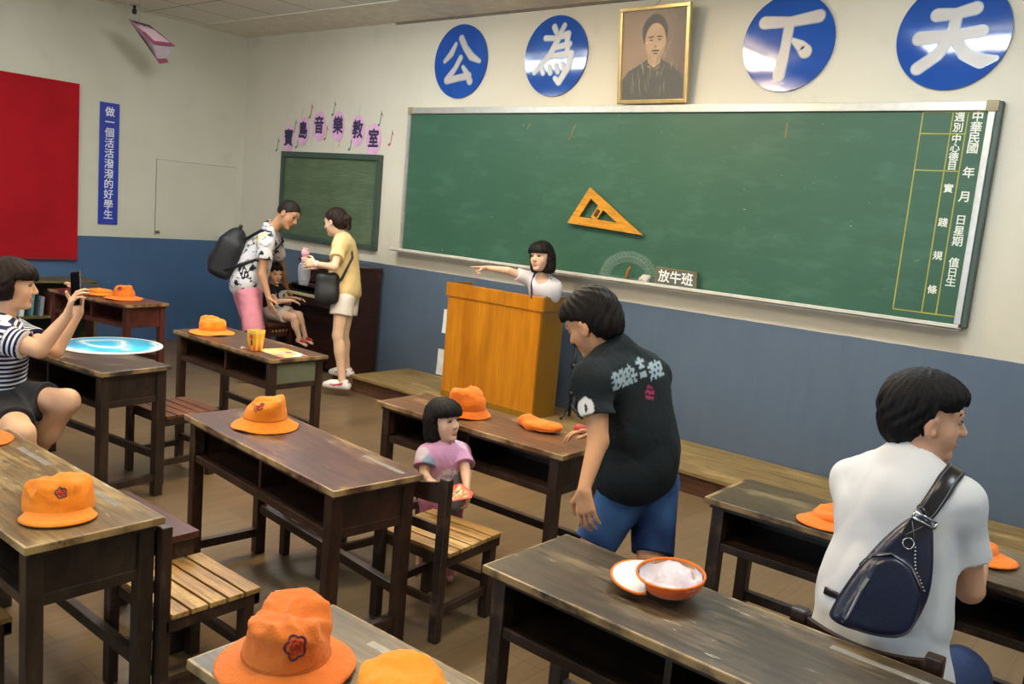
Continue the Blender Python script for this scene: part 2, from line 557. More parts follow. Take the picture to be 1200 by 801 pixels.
c = t.mix(t.math('MULTIPLY', t.ramp(t.noise(o, 1.3, 5), .45, .75), .25), c, lin('#77664c'))
dst = t.ramp(t.noise(o, 55, 2, .5), .735, .76)
c = t.mix(t.math('MULTIPLY', dst, .5), c, lin('#b5ad9b'))
t.bump(t.noise(t.coords((18, 1.1, 1)), 2.0, 6, .68), .05, .003)
rr = t.mix(t.ramp(t.noise(o, 2.2, 5), .3, .7), (.30,)*3, (.44,)*3)
t.out(c, .38, .45); t.link(rr, t.b.inputs['Roughness'])
struct('floor', MB().box((-.2, ROOM_Y-.2, -.1), (ROOM_X+.2, .2, 0)).mesh('floor'), t.m)

# ceiling: tiles in a grid, a plain strip along the front wall
t = NT('ceiling tiles')
o = t.coords(); x, y, z = t.sep(o)[:3]
def near(v, step, off):
    f = t.math('FRACT', t.math('DIVIDE', t.math('ADD', v, 100*step-off), step))
    return t.math('LESS_THAN', t.math('MINIMUM', f, t.math('SUBTRACT', 1.0, f)), .012)
g = t.math('MAXIMUM', near(x, .61, .18), near(y, .61, 0.0))
c = t.mix(t.ramp(t.noise(o, 40, 4), .35, .65), lin('#e4e1d6'), lin('#dcd9cd'))
c = t.mix(g, c, lin('#8f8b7f'))
t.out(c, .8, .2)
struct('ceiling', MB().box((-.2, ROOM_Y-.2, CEIL_Z), (ROOM_X+.2, -.61, CEIL_Z+.1)).mesh('ceiling'), t.m)
struct('trim_1', MB().box((0, -.62, CEIL_Z-.004), (ROOM_X, 0, CEIL_Z+.08)).mesh('trim_1'), plain('ceiling strip', '#dcd6c4', .8))
struct('trim_2', MB().box((2.45, -.018, CEIL_Z-.022), (ROOM_X, 0, CEIL_Z-.004)).mesh('trim_2'), plain('cornice line', '#6f675a', .7))

# ceiling light fittings (above and behind the photograph's frame)
m_house = plain('lamp housing', '#d8d8d4', .4)
for i, (x, y, lx, ly, colr, st) in enumerate(LIGHTS):
    tt = thing('ceiling_light', 'flat white lamp mounted just below the ceiling tiles', 'lamp', (x, y, CEIL_Z), 0, 'ceiling lamps')
    mb = MB()
    mb.box((-lx*.35, -ly*.35, -.055), (lx*.35, ly*.35, -.03))
    mb.obj('housing', m_house, tt)
    mb = MB()
    for s in (-.25, .25): mb.tube([(s*lx, s*ly, -.035), (s*lx, s*ly, -.001)], .006, 8)
    mb.obj('hanger', m_house, tt)
    MB().box((-lx/2, -ly/2, -.095), (lx/2, ly/2, -.055), .008).obj('diffuser', emis('tube light %d' % i, colr, st), tt)

# low platform along the front wall
m_plat_top = wood('platform boards', '#6e5a36', '#8c7446', '#a58d5c', .4, None, .5, grain=(1.2, 14, 14))
m_plat_side = wood('platform riser', '#3c2416', '#5a3722', '#74503a', .3, None, .5)
pl = thing('platform', 'long low wooden teaching platform along the foot of the blackboard wall', 'platform', (7.0, -.38, 0))
mb = MB()
for a, b in ((-4.03, -1.2), (-1.195, .9), (.905, 3.0), (3.005, 4.3)): mb.box((a, -.37, .125), (b, .365, .15), .003)
mb.obj('deck', m_plat_top, pl)
MB().box((-4.01, -.35, 0), (4.3, .365, .125)).obj('riser', m_plat_side, pl)
# ------------------------------------------------------------------ things on the front wall
m_alu = plain('aluminium', '#b9b8b2', .38, .08, 20, .55)
m_chalk = None
t = NT('green chalkboard'); o = t.coords()
c = t.mix(t.ramp(t.noise(o, 1.1, 5, .6), .32, .7), lin('#2d5341'), lin('#345947'))
c = t.mix(t.math('MULTIPLY', t.ramp(t.noise(t.coords((1, 1, 3)), 2.2, 7, .7), .50, .78), .30), c, lin('#5f8570'))
c = t.mix(t.math('MULTIPLY', t.ramp(t.noise(t.coords((2.5, 1, 6)), 9.0, 3, .5), .735, .76), .45), c, lin('#9db0a0'))
m_board = t.out(c, .48, .35)
m_yel = plain('yellow line paint', '#a09a3c', .6)
m_chr = plain('white board lettering', '#dcdfd2', .6)
BX0, BX1, BZ0, BZ1 = 2.745, 7.70, 1.27, 2.585
bd = thing('chalkboard', 'long green chalkboard in a silver frame with a ruled timetable column', 'chalkboard', ((BX0+BX1)/2, 0, BZ0))
def loc(o, x, y, z): return (x-o.location.x, y-o.location.y, z-o.location.z)
mb = MB(); mb.box(loc(bd, BX0+.02, -.035, BZ0), loc(bd, BX1-.03, -.002, BZ1-.01)); mb.obj('board_panel', m_board, bd)
mb = MB(); mb.box(loc(bd, BX0+.055, -.055, BZ1-.055), loc(bd, BX1-.085, -.002, BZ1), .004); mb.obj('top_rail', m_alu, bd)
mb = MB(); mb.box(loc(bd, BX0, -.05, BZ0+.01), loc(bd, BX0+.032, -.002, BZ1-.055), .004); mb.obj('side_rail', m_alu, bd)
mb = MB(); mb.box(loc(bd, BX1-.072, -.055, BZ0+.01), loc(bd, BX1-.034, -.002, BZ1-.055), .004); mb.obj('side_rail', m_alu, bd)
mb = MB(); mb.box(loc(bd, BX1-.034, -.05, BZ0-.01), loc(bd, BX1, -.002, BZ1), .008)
mb.obj('end_strip', plain('dark green band', '#3b4c45', .5), bd)  # dark green band along the right end only
m_tan = plain('tan corner cap', '#8d8263', .5)
MB().box(loc(bd, BX0, -.06, BZ1-.06), loc(bd, BX0+.058, -.001, BZ1+.004), .005).obj('corner_cap', m_tan, bd)
MB().box(loc(bd, BX1-.088, -.06, BZ1-.06), loc(bd, BX1-.02, -.001, BZ1+.004), .005).obj('corner_cap', m_tan, bd)
mb = MB()
mb.box(loc(bd, BX0-.07, -.115, BZ0-.022), loc(bd, BX1-.03, -.002, BZ0-.010))
mb.box(loc(bd, BX0-.07, -.115, BZ0-.022), loc(bd, BX1-.03, -.103, BZ0+.012), .003)
mb.obj('chalk_tray', plain('tray enamel', '#c6c4b8', .4), bd)
# timetable lines and characters at the right end
def W2(x, z, y=-.0365): return WALLF(x-bd.location.x, z-BZ0, y)
mb = MB(); yl = -.0362
def bl(x0, z0, x1, z1, w=.0035):
    mb.bar(loc(bd, x0, yl, z0), loc(bd, x1, yl, z1), w*2, .0012, up=(0, 1, 0))
gx = [7.268, 7.437, 7.520, 7.628]; gz0, gz1 = 1.322, 2.526
for x in gx: bl(x, gz0, x, gz1)
for z in (gz0, gz1): bl(gx[0], z, gx[3], z)
bl(gx[0], 2.398, gx[2], 2.398); bl(gx[0], 2.180, gx[2], 2.180)
mb.obj('ruled_lines', m_yel, bd)
def col_text(s, x, zs, size):
    for ch, z in zip(s, zs): text('lettering', ch, W2(x, z), size, m_chr, bd, .018, depth=.0006)
col_text('中華民國', 7.573, (2.495, 2.433, 2.374, 2.312), .066)
col_text('年月', 7.573, (2.171, 2.03), .068)
col_text('日星期', 7.573, (1.893, 1.828, 1.766), .063)
col_text('值日生', 7.573, (1.639, 1.58, 1.523), .061)
col_text('週別', 7.477, (2.492, 2.432), .058)
col_text('中心德目', 7.477, (2.366, 2.313, 2.260, 2.208), .056)
col_text('實踐規條', 7.477, (2.075, 1.871, 1.672, 1.465), .056)
mb = MB()   # loose chalk marks
for x, z, dx, dz in ((4.18, 2.40, .03, .05), (4.62, 2.32, .05, .12), (6.42, 2.36, .0, .10)):
    mb.bar(loc(bd, x, yl, z), loc(bd, x+dx, yl, z+dz), .008, .001, up=(0, 1, 0))
mb.obj('chalk_mark', plain('orange chalk', '#8a6a48', .8), bd)

# wooden set square on the board
m_ruler = wood('set square wood', '#b57a1c', '#c98d25', '#d9a543', .3, None, .35, grain=(3, 40, 40))
ss = thing('set_square', 'yellow wooden set square stuck to the middle of the chalkboard', 'set square', (5.03, -.06, 1.77))
tri = [(4.90, 1.955), (4.715, 1.665), (5.42, 1.625)]
def inset(p, d):
    n = len(p); out = []
    for i in range(n):
        a, b, c_ = Vector(p[i-1]), Vector(p[i]), Vector(p[(i+1) % n])
        u = (b-a).normalized(); v = (c_-b).normalized()
        k = (v-u).normalized(); s = abs(u.x*k.y-u.y*k.x)
        out.append(b + k*(d/max(s, .05)))
    return out
def rel(p): return [(q[0]-5.03, q[1]-1.77) for q in p]
out_p = rel(tri); in_p = [tuple(q) for q in inset(out_p, .062)]
mb = MB(); Mf = frame((0, 0, 0), (1, 0, 0), (0, 0, 1))
vs = []
for z in (0, .018):
    vs += [Mf @ Vector((*p, z)) for p in out_p] + [Mf @ Vector((*p, z)) for p in in_p]
fs = []
for i in range(3):
    j = (i+1) % 3
    fs += [(i, j, 3+j, 3+i), (6+i, 9+i, 9+j, 6+j), (i, 6+i, 6+j, j), (3+i, 3+j, 9+j, 9+i)]
mb.add(vs, fs); mb.obj('triangle_frame', m_ruler, ss)
mid_b = Vector(in_p[1])*.62+Vector(in_p[2])*.38; mid_t = Vector(in_p[0])*.62+Vector(in_p[2])*.38
a = Mf @ Vector((*(mid_b), .009)); b = Mf @ Vector((*(mid_t), .009))
MB().bar(a, b, .06, .016, .002, (0, 1, 0)).obj('cross_bar', m_ruler, ss)
MB().bar(a.lerp(b, .25)+Vector((0, -.012, 0)), a.lerp(b, .8)+Vector((0, -.012, 0)), .028, .012, .004, (0, 1, 0)).obj('grip', plain('dark grip', '#4a2a14', .5), ss)

# clear protractor standing on the tray
tp = NT('clear plastic'); tp.b.inputs['Base Color'].default_value = lin('#c9d4cb')+(1,)
tp.b.inputs['Alpha'].default_value = .06; tp.b.inputs['Roughness'].default_value = .15
pr_ = thing('protractor', 'large clear plastic protractor standing on the chalk tray', 'protractor', (5.33, -.06, 1.272))
mb = MB(); r1, r0 = .27, .165; n = 40; ang = [math.pi*i/n for i in range(n+1)]
ring = [(r1*math.cos(a), .205*1.0*math.sin(a)/.205*.225) for a in ang]; rin = [(r0*math.cos(a), .02+r0*.72*math.sin(a)) for a in ang]
vs = [Mf @ Vector((*p, 0)) for p in ring]+[Mf @ Vector((*p, 0)) for p in rin]+[Mf @ Vector((*p, .004)) for p in ring]+[Mf @ Vector((*p, .004)) for p in rin]
k = n+1; fs = []
for i in range(n): fs += [(i, i+1, k+i+1, k+i), (2*k+i, 3*k+i, 3*k+i+1, 2*k+i+1), (i, 2*k+i, 2*k+i+1, i+1), (k+i, k+i+1, 3*k+i+1, 3*k+i)]
mb.add(vs, fs)
mb.box((-r1, -.004, 0), (r1, 0, .022)); mb.obj('arc_plate', tp.m, pr_)
mb = MB()
for i in range(2, 39):
    a = math.pi*i/40
    l = .88 if i % 2 else .80
    mb.bar(Mf @ Vector((r1*.97*math.cos(a), .225*.97*math.sin(a), .006)), Mf @ Vector((r1*l*math.cos(a), .225*l*math.sin(a), .006)), .0022, .0008, up=(0, 1, 0))
mb.tube([Mf @ Vector((r1*.74*math.cos(a), .02+.225*.72*math.sin(a), .006)) for a in ang], .0014, 6)
mb.obj('degree_scale', plain('scale print', '#6f9080', .5), pr_)
MB().tube([Mf @ Vector(p) for p in ((0, .0, .012), (.004, .03, .03), (.012, .075, .036), (.022, .11, .022))], [.010, .013, .012, .009], 10).obj('handle', plain('amber handle', '#8a5a20', .35), pr_)

# class name slate on the tray
sl = thing('class_slate', 'small grey slate with white class name leaning at the foot of the chalkboard', 'slate', (5.75, -.075, 1.272), 0)
Mt = Matrix.Rotation(R(6), 4, 'X')
Ms = Matrix.Rotation(R(1), 4, 'Y') @ Mt
mb = MB(); mb.box((-.165, -.008, 0), (.165, .004, .128), 0, Ms); mb.obj('slate_panel', plain('slate grey', '#5b6058', .6), sl)
mb = MB()
for a, b in (((-.17, -.01, -.002), (.17, .006, .006)), ((-.17, -.01, .124), (.17, .006, .132)), ((-.17, -.01, 0), (-.163, .006, .13)), ((.163, -.01, 0), (.17, .006, .13))): mb.box(a, b, 0, Ms)
mb.obj('slate_frame', plain('slate frame wood', '#7d6a46', .5), sl)
text('lettering', '放牛班', Ms @ frame((0, -.0105, .064), (1, 0, 0), (0, 0, 1)), .098, plain('white chalk paint', '#eeeeea', .6), sl, .02, .98)
# chalk heap beside it
Bc = Body()
for i in range(7):
    p = A((rng.uniform(-.05, .05), rng.uniform(-.015, .015), .012+rng.uniform(0, .03)))
    Bc.ell(p, np.eye(3), (.025, .018, .02), .01)
ce = sdf_obj('duster', Bc, .004, lin('#b9b7a6'), vcol('duster cloth', .9), None, origin=(0, 0, 0))
ce.location = (5.50, -.07, 1.275)
tag(ce, 'crumpled pale cloth duster on the tray beside the class slate', 'duster')

# four blue discs with one white character each
def disc_mat():
    t = NT('blue gloss enamel'); o = t.coords()
    c = t.mix(t.ramp(t.noise(o, 4, 4), .3, .7), lin('#1c4c9e'), lin('#1a4596'))
    t.bump(t.noise(o, 3.5, 3), .035, .02)
    return t.out(c, .07, .45)
m_disc = disc_mat()
m_silver = plain('silver letter edge', '#8f979d', .35, .05, 20, .3)
m_letter = plain('white enamel letter', '#b8b3b0', .35, .05)
G_gong = [[(-.20, .48, .05), (-.36, .22, .085), (-.60, .02, .05)], [(.0, .62, .09), (.18, .36, .085), (.42, .12, .10), (.74, -.02, .05)],
          [(.02, .10, .07), (-.16, -.18, .07), (-.46, -.50, .10)], [(-.46, -.52, .09), (.0, -.45, .085), (.38, -.40, .09)], [(.14, -.16, .05), (.30, -.34, .08), (.44, -.56, .09)]]
G_wei = [[(-.10, .72, .07), (-.02, .58, .06)], [(.22, .74, .06), (.08, .50, .06), (-.02, .36, .05)], [(-.36, .46, .06), (-.05, .44, .055), (.36, .52, .08)],
         [(.06, .42, .07), (-.18, .02, .075), (-.46, -.22, .06), (-.64, -.40, .05)], [(.36, .50, .07), (.34, .26, .06), (.0, .20, .05)], [(.0, .22, .05), (.44, .28, .06)],
         [(.40, .26, .06), (.36, .02, .06), (-.06, .0, .05)], [(-.10, .0, .05), (.52, .04, .07)], [(.52, .02, .07), (.44, -.32, .075), (.20, -.66, .075), (.06, -.56, .05)],
         [(-.40, -.28, .05), (-.34, -.42, .055)], [(-.16, -.26, .05), (-.10, -.42, .055)], [(.06, -.24, .05), (.14, -.40, .055)], [(.26, -.20, .05), (.32, -.34, .05)]]
G_xia = [[(-.56, .44, .12), (.0, .42, .095), (.62, .50, .12)], [(.0, .38, .10), (-.03, -.1, .095), (-.10, -.68, .12)], [(.12, .04, .04), (.30, -.08, .10), (.42, -.20, .13)]]
G_tian = [[(-.32, .38, .11), (.0, .38, .09), (.34, .46, .11)], [(-.58, -.04, .12), (.0, -.02, .09), (.50, .04, .10)],
          [(.03, .36, .09), (.0, .0, .095), (-.22, -.36, .10), (-.54, -.60, .11)], [(.02, -.02, .09), (.26, -.36, .10), (.56, -.50, .12), (.80, -.46, .04)]]
for x, z, g, lab in ((3.33, 2.985, G_gong, 'blue disc sign with the character 公, farthest from the portrait on its left'),
                     (4.39, 2.985, G_wei, 'blue disc sign with the character 為, just left of the portrait'),
                     (6.34, 2.985, G_xia, 'blue disc sign with the character 下, just right of the portrait'),
                     (7.36, 2.975, G_tian, 'blue disc sign with the character 天, above the timetable end of the chalkboard')):
    d = thing('disc_sign', lab, 'sign', (x, 0, z), 0, 'blue character discs above the chalkboard')
    MB().prism([(.317*math.cos(2*math.pi*i/72), .317*math.sin(2*math.pi*i/72)) for i in range(72)], .004, .018, frame((0, 0, 0), (1, 0, 0), (0, 0, 1))).obj('disc_plate', m_disc, d)
    strokes('letter_edge', g, WALLF(0, 0, -.0185), m_silver, d, .315, .006, .0006)
    strokes('letter', g, WALLF(0, 0, -.0195), m_letter, d, .315, -.002, .0008)

# framed portrait leaning forward from the wall
po = thing('framed_portrait', 'gold framed portrait of a man in dark clothes, hung above the chalkboard', 'picture', (5.365, -.045, 2.595))
Mp = Matrix.Rotation(R(7), 4, 'X') @ Matrix.Rotation(R(-.4), 4, 'Y')
PW, PH = .59, .685
m_gold = plain('gilt frame', '#c9b077', .3, .1, 20, .7)
def bx(mb, x0, z0, x1, z1, y0, y1, bev=0): mb.box((x0, y0, z0), (x1, y1, z1), bev, Mp); return mb
mb = MB()
bx(mb, -PW/2, 0, PW/2, .028, -.03, 0, .004); bx(mb, -PW/2, PH-.028, PW/2, PH, -.03, 0, .004)
bx(mb, -PW/2, .026, -PW/2+.026, PH-.026, -.03, 0, .004); bx(mb, PW/2-.026, .026, PW/2, PH-.026, -.03, 0, .004)
mb.obj('frame', m_gold, po)
t = NT('portrait backdrop'); o = t.coords(); x, y, z = t.sep(o)[:3]
c = t.mix(t.ramp(t.noise(o, 3, 4), .3, .7), lin('#94795e'), lin('#846a52'))
c = t.mix(t.ramp(x, -.05, .3), c, lin('#4a3630'))
mm = t.out(c, .5)
bx(MB(), -PW/2+.02, .02, PW/2-.02, PH-.02, -.014, -.004).obj('print_background', mm, po)
def flat(name, poly, dep, mat):
    mbx = MB(); n = len(poly)
    mbx.add([Mp @ Vector((p[0], dep, p[1])) for p in poly], [tuple(range(n))]); return mbx.obj(name, mat, po)
def ovl(cx, cz, rx, rz, n=28, a0=0, a1=2*math.pi, rot=0):
    out = []
    for i in range(n):
        a = a0+(a1-a0)*i/(n if a1-a0 > 6.2 else n-1)
        x_, z_ = rx*math.cos(a), rz*math.sin(a)
        out.append((cx+x_*math.cos(rot)-z_*math.sin(rot), cz+x_*math.sin(rot)+z_*math.cos(rot)))
    return out
m_suit = plain('printed dark suit', '#2c2d29', .5); m_face = plain('printed face', '#b1916f', .5, .22, 9); m_ink = plain('printed hair', '#2a231e', .5)
flat('print_suit', [(-.26, .03), (-.265, .17), (-.21, .235), (-.10, .285), (-.04, .32), (.07, .31), (.14, .275), (.22, .22), (.26, .16), (.262, .03)], -.0150, m_suit)
flat('print_neck', [(-.045, .26), (-.045, .34), (.06, .34), (.06, .26), (.01, .235)], -.0156, m_face)
flat('print_hair', ovl(.008, .50, .108, .125), -.0160, m_ink)
flat('print_face', ovl(.015, .435, .088, .128), -.0166, m_face)
for cx, cz, rx, rz, ro in ((-.022, .467, .026, .006, .12), (.05, .468, .026, .006, -.1), (-.02, .445, .016, .0055, 0), (.05, .447, .016, .0055, 0), (.018, .372, .036, .007, 0), (.016, .40, .010, .005, 0), (.018, .352, .022, .005, 0)):
    flat('print_features', ovl(cx, cz, rx, rz, 16, rot=ro), -.0172, m_ink)
flat('print_collar', [(-.05, .275), (.008, .235), (.065, .272), (.06, .285), (.008, .252), (-.045, .29)], -.0170, plain('printed collar', '#3a3733', .5))
tf = NT('wrinkled cellophane'); tf.b.inputs['Alpha'].default_value = .05; tf.b.inputs['Roughness'].default_value = .08; tf.b.inputs['Base Color'].default_value = (.8, .78, .72, 1)
v = tf.coords((14, 6, 3)); tf.bump(tf.noise(v, 2.2, 3, .5), .9, .02)
bx(MB(), -PW/2+.026, .028, PW/2-.026, PH-.028, -.0205, -.0195).obj('clear_film', tf.m, po)
mb = MB()
for i in range(26):   # creases of the loose film, their highlights painted as pale lines
    x0 = rng.uniform(-.20, .20); z0 = rng.uniform(.05, .26); l = rng.uniform(.04, .13)
    dx = rng.uniform(.0, .35) if x0 > 0 else rng.uniform(-.25, .1)
    if x0 > .02 and i % 3 == 0: z0 += .12; dx = .45
    mb.tube([Mp @ Vector((x0+dx*l*k/4+.003*math.sin(k*2.1), -.021, z0+l*k/4)) for k in range(5)], [.0006, .0016, .002, .0016, .0006], 6)
mb.obj('crease_glint', plain('crease glint', '#b5aa98', .2), po)
MB().tube([Mp @ Vector((-.02, -.004, PH-.01)), (0.0, .035, PH+.10)], .0022, 6).obj('hanging_wire', plain('wire', '#57503f', .5), po)

# small music blackboard
sb = thing('music_board', 'small dark green stave board in a green wooden frame, above the organ', 'chalkboard', (1.585, 0, 1.22))
m_fr = plain('green frame paint', '#36493f', .5)
Mb = Matrix(((1, 0, 0, 0), (0, 1, 0, 0), (.045, 0, 1, 0), (0, 0, 0, 1)))
w2, h2 = .805, .925
mb = MB()
def fb(x0, z0, x1, z1): mb.box((x0, -.045, z0), (x1, -.002, z1), .004)
fb(-w2, 0, w2, .05); fb(-w2, h2-.055, w2, h2); fb(-w2, .05, -w2+.05, h2-.055); fb(w2-.06, .05, w2, h2-.055)
mb.obj('frame', m_fr, sb)
t = NT('stave board'); o = t.coords(); x, y, z = t.sep(o)[:3]
c = t.mix(t.ramp(t.noise(o, 2.5, 6, .65), .3, .7), lin('#44563f'), lin('#56664b'))
c = t.mix(t.math('MULTIPLY', t.ramp(t.noise(t.coords((2, 1, 16)), 2.0, 6, .7), .48, .72), .35), c, lin('#76886f'))
MB().box((-w2+.045, -.022, .04), (w2-.05, -.002, h2-.05)).obj('board_panel', t.out(c, .6, .3), sb)
mb = MB()
for k in range(3):
    for i in range(5): mb.box((-w2+.07, -.0228, .15+k*.245+i*.022), (w2-.08, -.0215, .1525+k*.245+i*.022))
mb.obj('stave_lines', plain('stave line', '#6b7d6b', .7), sb)

# pink ovals and the little notes around them
m_pink = plain('pink card', '#d9a8cf', .6); m_navy = plain('navy lettering', '#2b2748', .5)
ov_px = [(.848, 2.28, .094, .142), (1.096, 2.36, .102, .147), (1.363, 2.415, .104, .152), (1.672, 2.414, .102, .152), (1.983, 2.375, .106, .152), (2.227, 2.29, .106, .155)]
ords = ['first', 'second', 'third', 'fourth', 'fifth', 'last']
for (x, z, rx, rz), ch, wd in zip(ov_px, '寶島音樂教室', ords):
    c_ = thing('letter_card', 'pink oval card with the character %s, %s of the arc over the music board' % (ch, wd), 'sign', (x, 0, z), 0, 'pink character cards over the music board')
    n = 36
    mb = MB(); mb.prism([(rx*math.cos(2*math.pi*i/n), rz*math.sin(2*math.pi*i/n)) for i in range(n)], .002, .006, frame((0, 0, 0), (1, 0, 0), (0, 0, 1)))
    mb.obj('card', m_pink, c_)
    text('lettering', ch, WALLF(0, 0, -.0068), .185, m_navy, c_, .035, depth=.0006, sx=.86)
m_ng = plain('green note', '#2f6a58', .5); m_nr = plain('red note', '#a8404c', .5); m_npale = plain('pale note', '#b4cfca', .6); m_ny = plain('pale yellow note', '#c9bf94', .6)
note_px = [((325, 171), m_ng, 'green', 'left of the first pink card'), ((345, 150), m_ng, 'green', 'above the first pink card'), ((364, 132), m_nr, 'red', 'above the second pink card'), ((348, 169), m_ng, 'green', 'between the first two pink cards'),
           ((390, 130), m_ng, 'green', 'above and between the third and fourth pink cards'), ((382, 158), m_nr, 'red', 'between the third and fourth pink cards'), ((410, 168), m_ng, 'green', 'below the fifth pink card'), ((445, 143), m_ng, 'green', 'above the last pink card'), ((457, 164), m_nr, 'red', 'right of the last pink card'),
           ((353, 136), m_ny, 'pale yellow', 'up beside the second pink card'), ((364, 166), m_npale, 'pale blue', 'below the second pink card'), ((420, 133), m_npale, 'pale blue', 'above the fifth pink card'), ((397, 162), m_ny, 'pale yellow', 'below the fourth pink card')]
NOTE_POS = [(.644, 2.215), (.94, 2.409), (1.203, 2.568), (.998, 2.255), (1.582, 2.592), (1.475, 2.347), (1.876, 2.25), (2.296, 2.489), (2.47, 2.309), (1.047, 2.523), (1.239, 2.286), (1.98, 2.57), (1.697, 2.275)]
for (p, m_, cn, wh), (x, z) in zip(note_px, NOTE_POS):
    mb = MB()
    Mn = WALLF(0, 0, -.003)
    L_ = .135
    mb.add([Mn @ Vector((-.012+.018*math.cos(2*math.pi*i/14), -L_*.45+.013*math.sin(2*math.pi*i/14)+.006*math.cos(2*math.pi*i/14), .001)) for i in range(14)], [tuple(range(14))])
    mb.bar(Mn @ Vector((.004, -L_*.42, .001)), Mn @ Vector((.024, L_*.55, .001)), .006, .002, up=(0, 1, 0))
    mb.add([Mn @ Vector(q) for q in ((.022, L_*.58, .001), (.030, L_*.40, .001), (.050, L_*.16, .001), (.038, L_*.22, .001), (.024, L_*.32, .001))], [(0, 1, 2, 3, 4)])
    ob = mb.obj('music_note', m_, None, (x, 0, z))
    tag(ob, '%s music note cutout on the wall, %s' % (cn, wh), 'decoration', 'music notes around the pink cards')

# socket plate and papers low on the front wall
sk = thing('socket_plate', 'blue painted socket plate low on the wall beside the platform', 'socket', (2.385, 0, .41))
MB().box((-.06, -.012, -.04), (.06, -.001, .04), .004).obj('plate', plain('painted plate', '#52708f', .45), sk)
mb = MB()
for x in (-.025, .025):
    mb.box((x-.010, -.0135, -.012), (x-.006, -.0115, .012)); mb.box((x+.006, -.0135, -.012), (x+.010, -.0115, .012))
mb.obj('slots', plain('dark slot', '#22262c', .6), sk)
m_paper = plain('white paper', '#dfe3e2', .7)
for x, z0, z1, w, lab in ((3.405, .555, .775, .10, 'white notice sheet on the blue wall, upper one peeping past the lectern'), (3.40, .16, .40, .16, 'white notice sheet on the blue wall, lower one peeping past the lectern')):
    mb = MB()
    n = 6
    for i in range(n):
        za, zb = z0+(z1-z0)*i/n, z0+(z1-z0)*(i+1)/n
        ya, yb = -.004-.010*(1-i/n)**2, -.004-.010*(1-(i+1)/n)**2
        mb.add([(x-w/2, ya, za), (x+w/2, ya, za), (x+w/2, yb, zb), (x-w/2, yb, zb), (x-w/2, ya+.002, za), (x+w/2, ya+.002, za), (x+w/2, yb+.002, zb), (x-w/2, yb+.002, zb)], [(0, 1, 2, 3), (4, 7, 6, 5), (0, 3, 7, 4), (1, 5, 6, 2)])
    tag(mb.obj('paper_sheet', m_paper), lab, 'paper', 'notices on the wall by the lectern')

# ------------------------------------------------------------------ things on the left wall
rp = thing('felt_board', 'large plain red felt notice board on the left wall', 'notice board', (0, -2.95, .867))
t = NT('red felt'); o = t.coords(); c = t.mix(t.ramp(t.noise(o, 2, 5), .3, .7), lin('#a3121c'), lin('#8f0f1a')); t.bump(t.noise(o, 120, 3), .25, .003)
MB().box((.002, -1.1, 0), (.03, 1.10, 1.70), .004).obj('felt_panel', t.out(c, .9, .2), rp)
MB().box((.001, -1.1, -.012), (.034, 1.105, .006), .002).obj('edge_strip', plain('dark red edge', '#5c0d14', .6), rp)
bn = thing('slogan_sign', 'narrow blue vertical slogan sign with white characters on the left wall', 'sign', (0, -1.545, 1.226))
MB().box((.002, -.098, 0), (.014, .098, 1.208), .002).obj('sign_plate', plain('blue sign paint', '#20359a', .4, .06), bn)
text('lettering', '做一個活活潑潑的好學生', WALLL(0, .604, .0155), .100, plain('white sign lettering', '#dfe3ea', .5), bn, .012, 1, True, 1.02, .0006)
hp = thing('wall_hatch', 'painted hatch panel with a small latch low on the left wall', 'hatch', (0, -.56, 1.135))
MB().box((.0, -.475, 0), (.006, .475, .795), .0015).obj('hatch_panel', plain('hatch paint', '#c2c1b1', .62, .04, 2), hp)
mb = MB()
for a, b in (((0, -.479, 0), (.0075, -.4755, .80)), ((0, -.479, .796), (.0075, .478, .7995))): mb.box(a, b)
mb.obj('gap_line', plain('dark gap', '#6f6c60', .8), hp)
mb = MB(); mb.box((.006, -.478, .02), (.016, -.425, .05), .002); mb.tube([(.016, -.465, .035), (.03, -.45, .035), (.016, -.435, .035)], .004, 8)
mb.obj('latch', plain('steel latch', '#7a786c', .4, .1, 20, .5), hp)

# paper book hanging under the ceiling
bk = thing('hanging_book', 'pink open paper book hanging from the ceiling near the left corner', 'decoration', (.62, -1.46, 2.86))
# cover corners found in the room: spine top-left, top-right, bottom-right, bottom-left
bA, bB = Vector((.66, -1.694, 3.16)), Vector((.66, -1.49, 3.15))
bC, bD = Vector((.74, -1.27, 3.0)), Vector((.74, -1.48, 2.98))
bF, bE = Vector((.52, -1.215, 2.865)), Vector((.53, -1.315, 2.835))
bo = bk.location
def sheet(mb, p, th=.003):
    n = (p[1]-p[0]).cross(p[2]-p[1]).normalized()*th
    v = [q-bo for q in p]+[q-bo+n for q in p]; k = len(p)
    mb.add(v, [tuple(range(k)), tuple(range(2*k-1, k-1, -1))]+[(i, (i+1) % k, k+(i+1) % k, k+i) for i in range(k)])
m_pk = plain('book cover pink', '#96475f', .6)
mb = MB(); sheet(mb, [bA, bB, bC, bD], .004); mb.obj('front_cover', m_pk, bk)
mb = MB(); ce_ = (bA+bB+bC+bD)/4
nn = (bB-bA).cross(bC-bB).normalized()
if nn.x < 0: nn = -nn
sheet(mb, [ce_+(q-ce_)*.74+nn*.006 for q in (bA, bB, bC, bD)], .001); mb.obj('cover_label', plain('cover label pale pink', '#d9bac6', .6), bk)
text('lettering', '音樂課', frame(ce_+(bA+bB-bC-bD)*.17+nn*.0085-bo, bB-bA, (bA-bD)), .06, m_navy, bk, .01, depth=.0004)
mb = MB(); sheet(mb, [bA, bB, bF, bE], .004); mb.obj('back_cover', m_pk, bk)
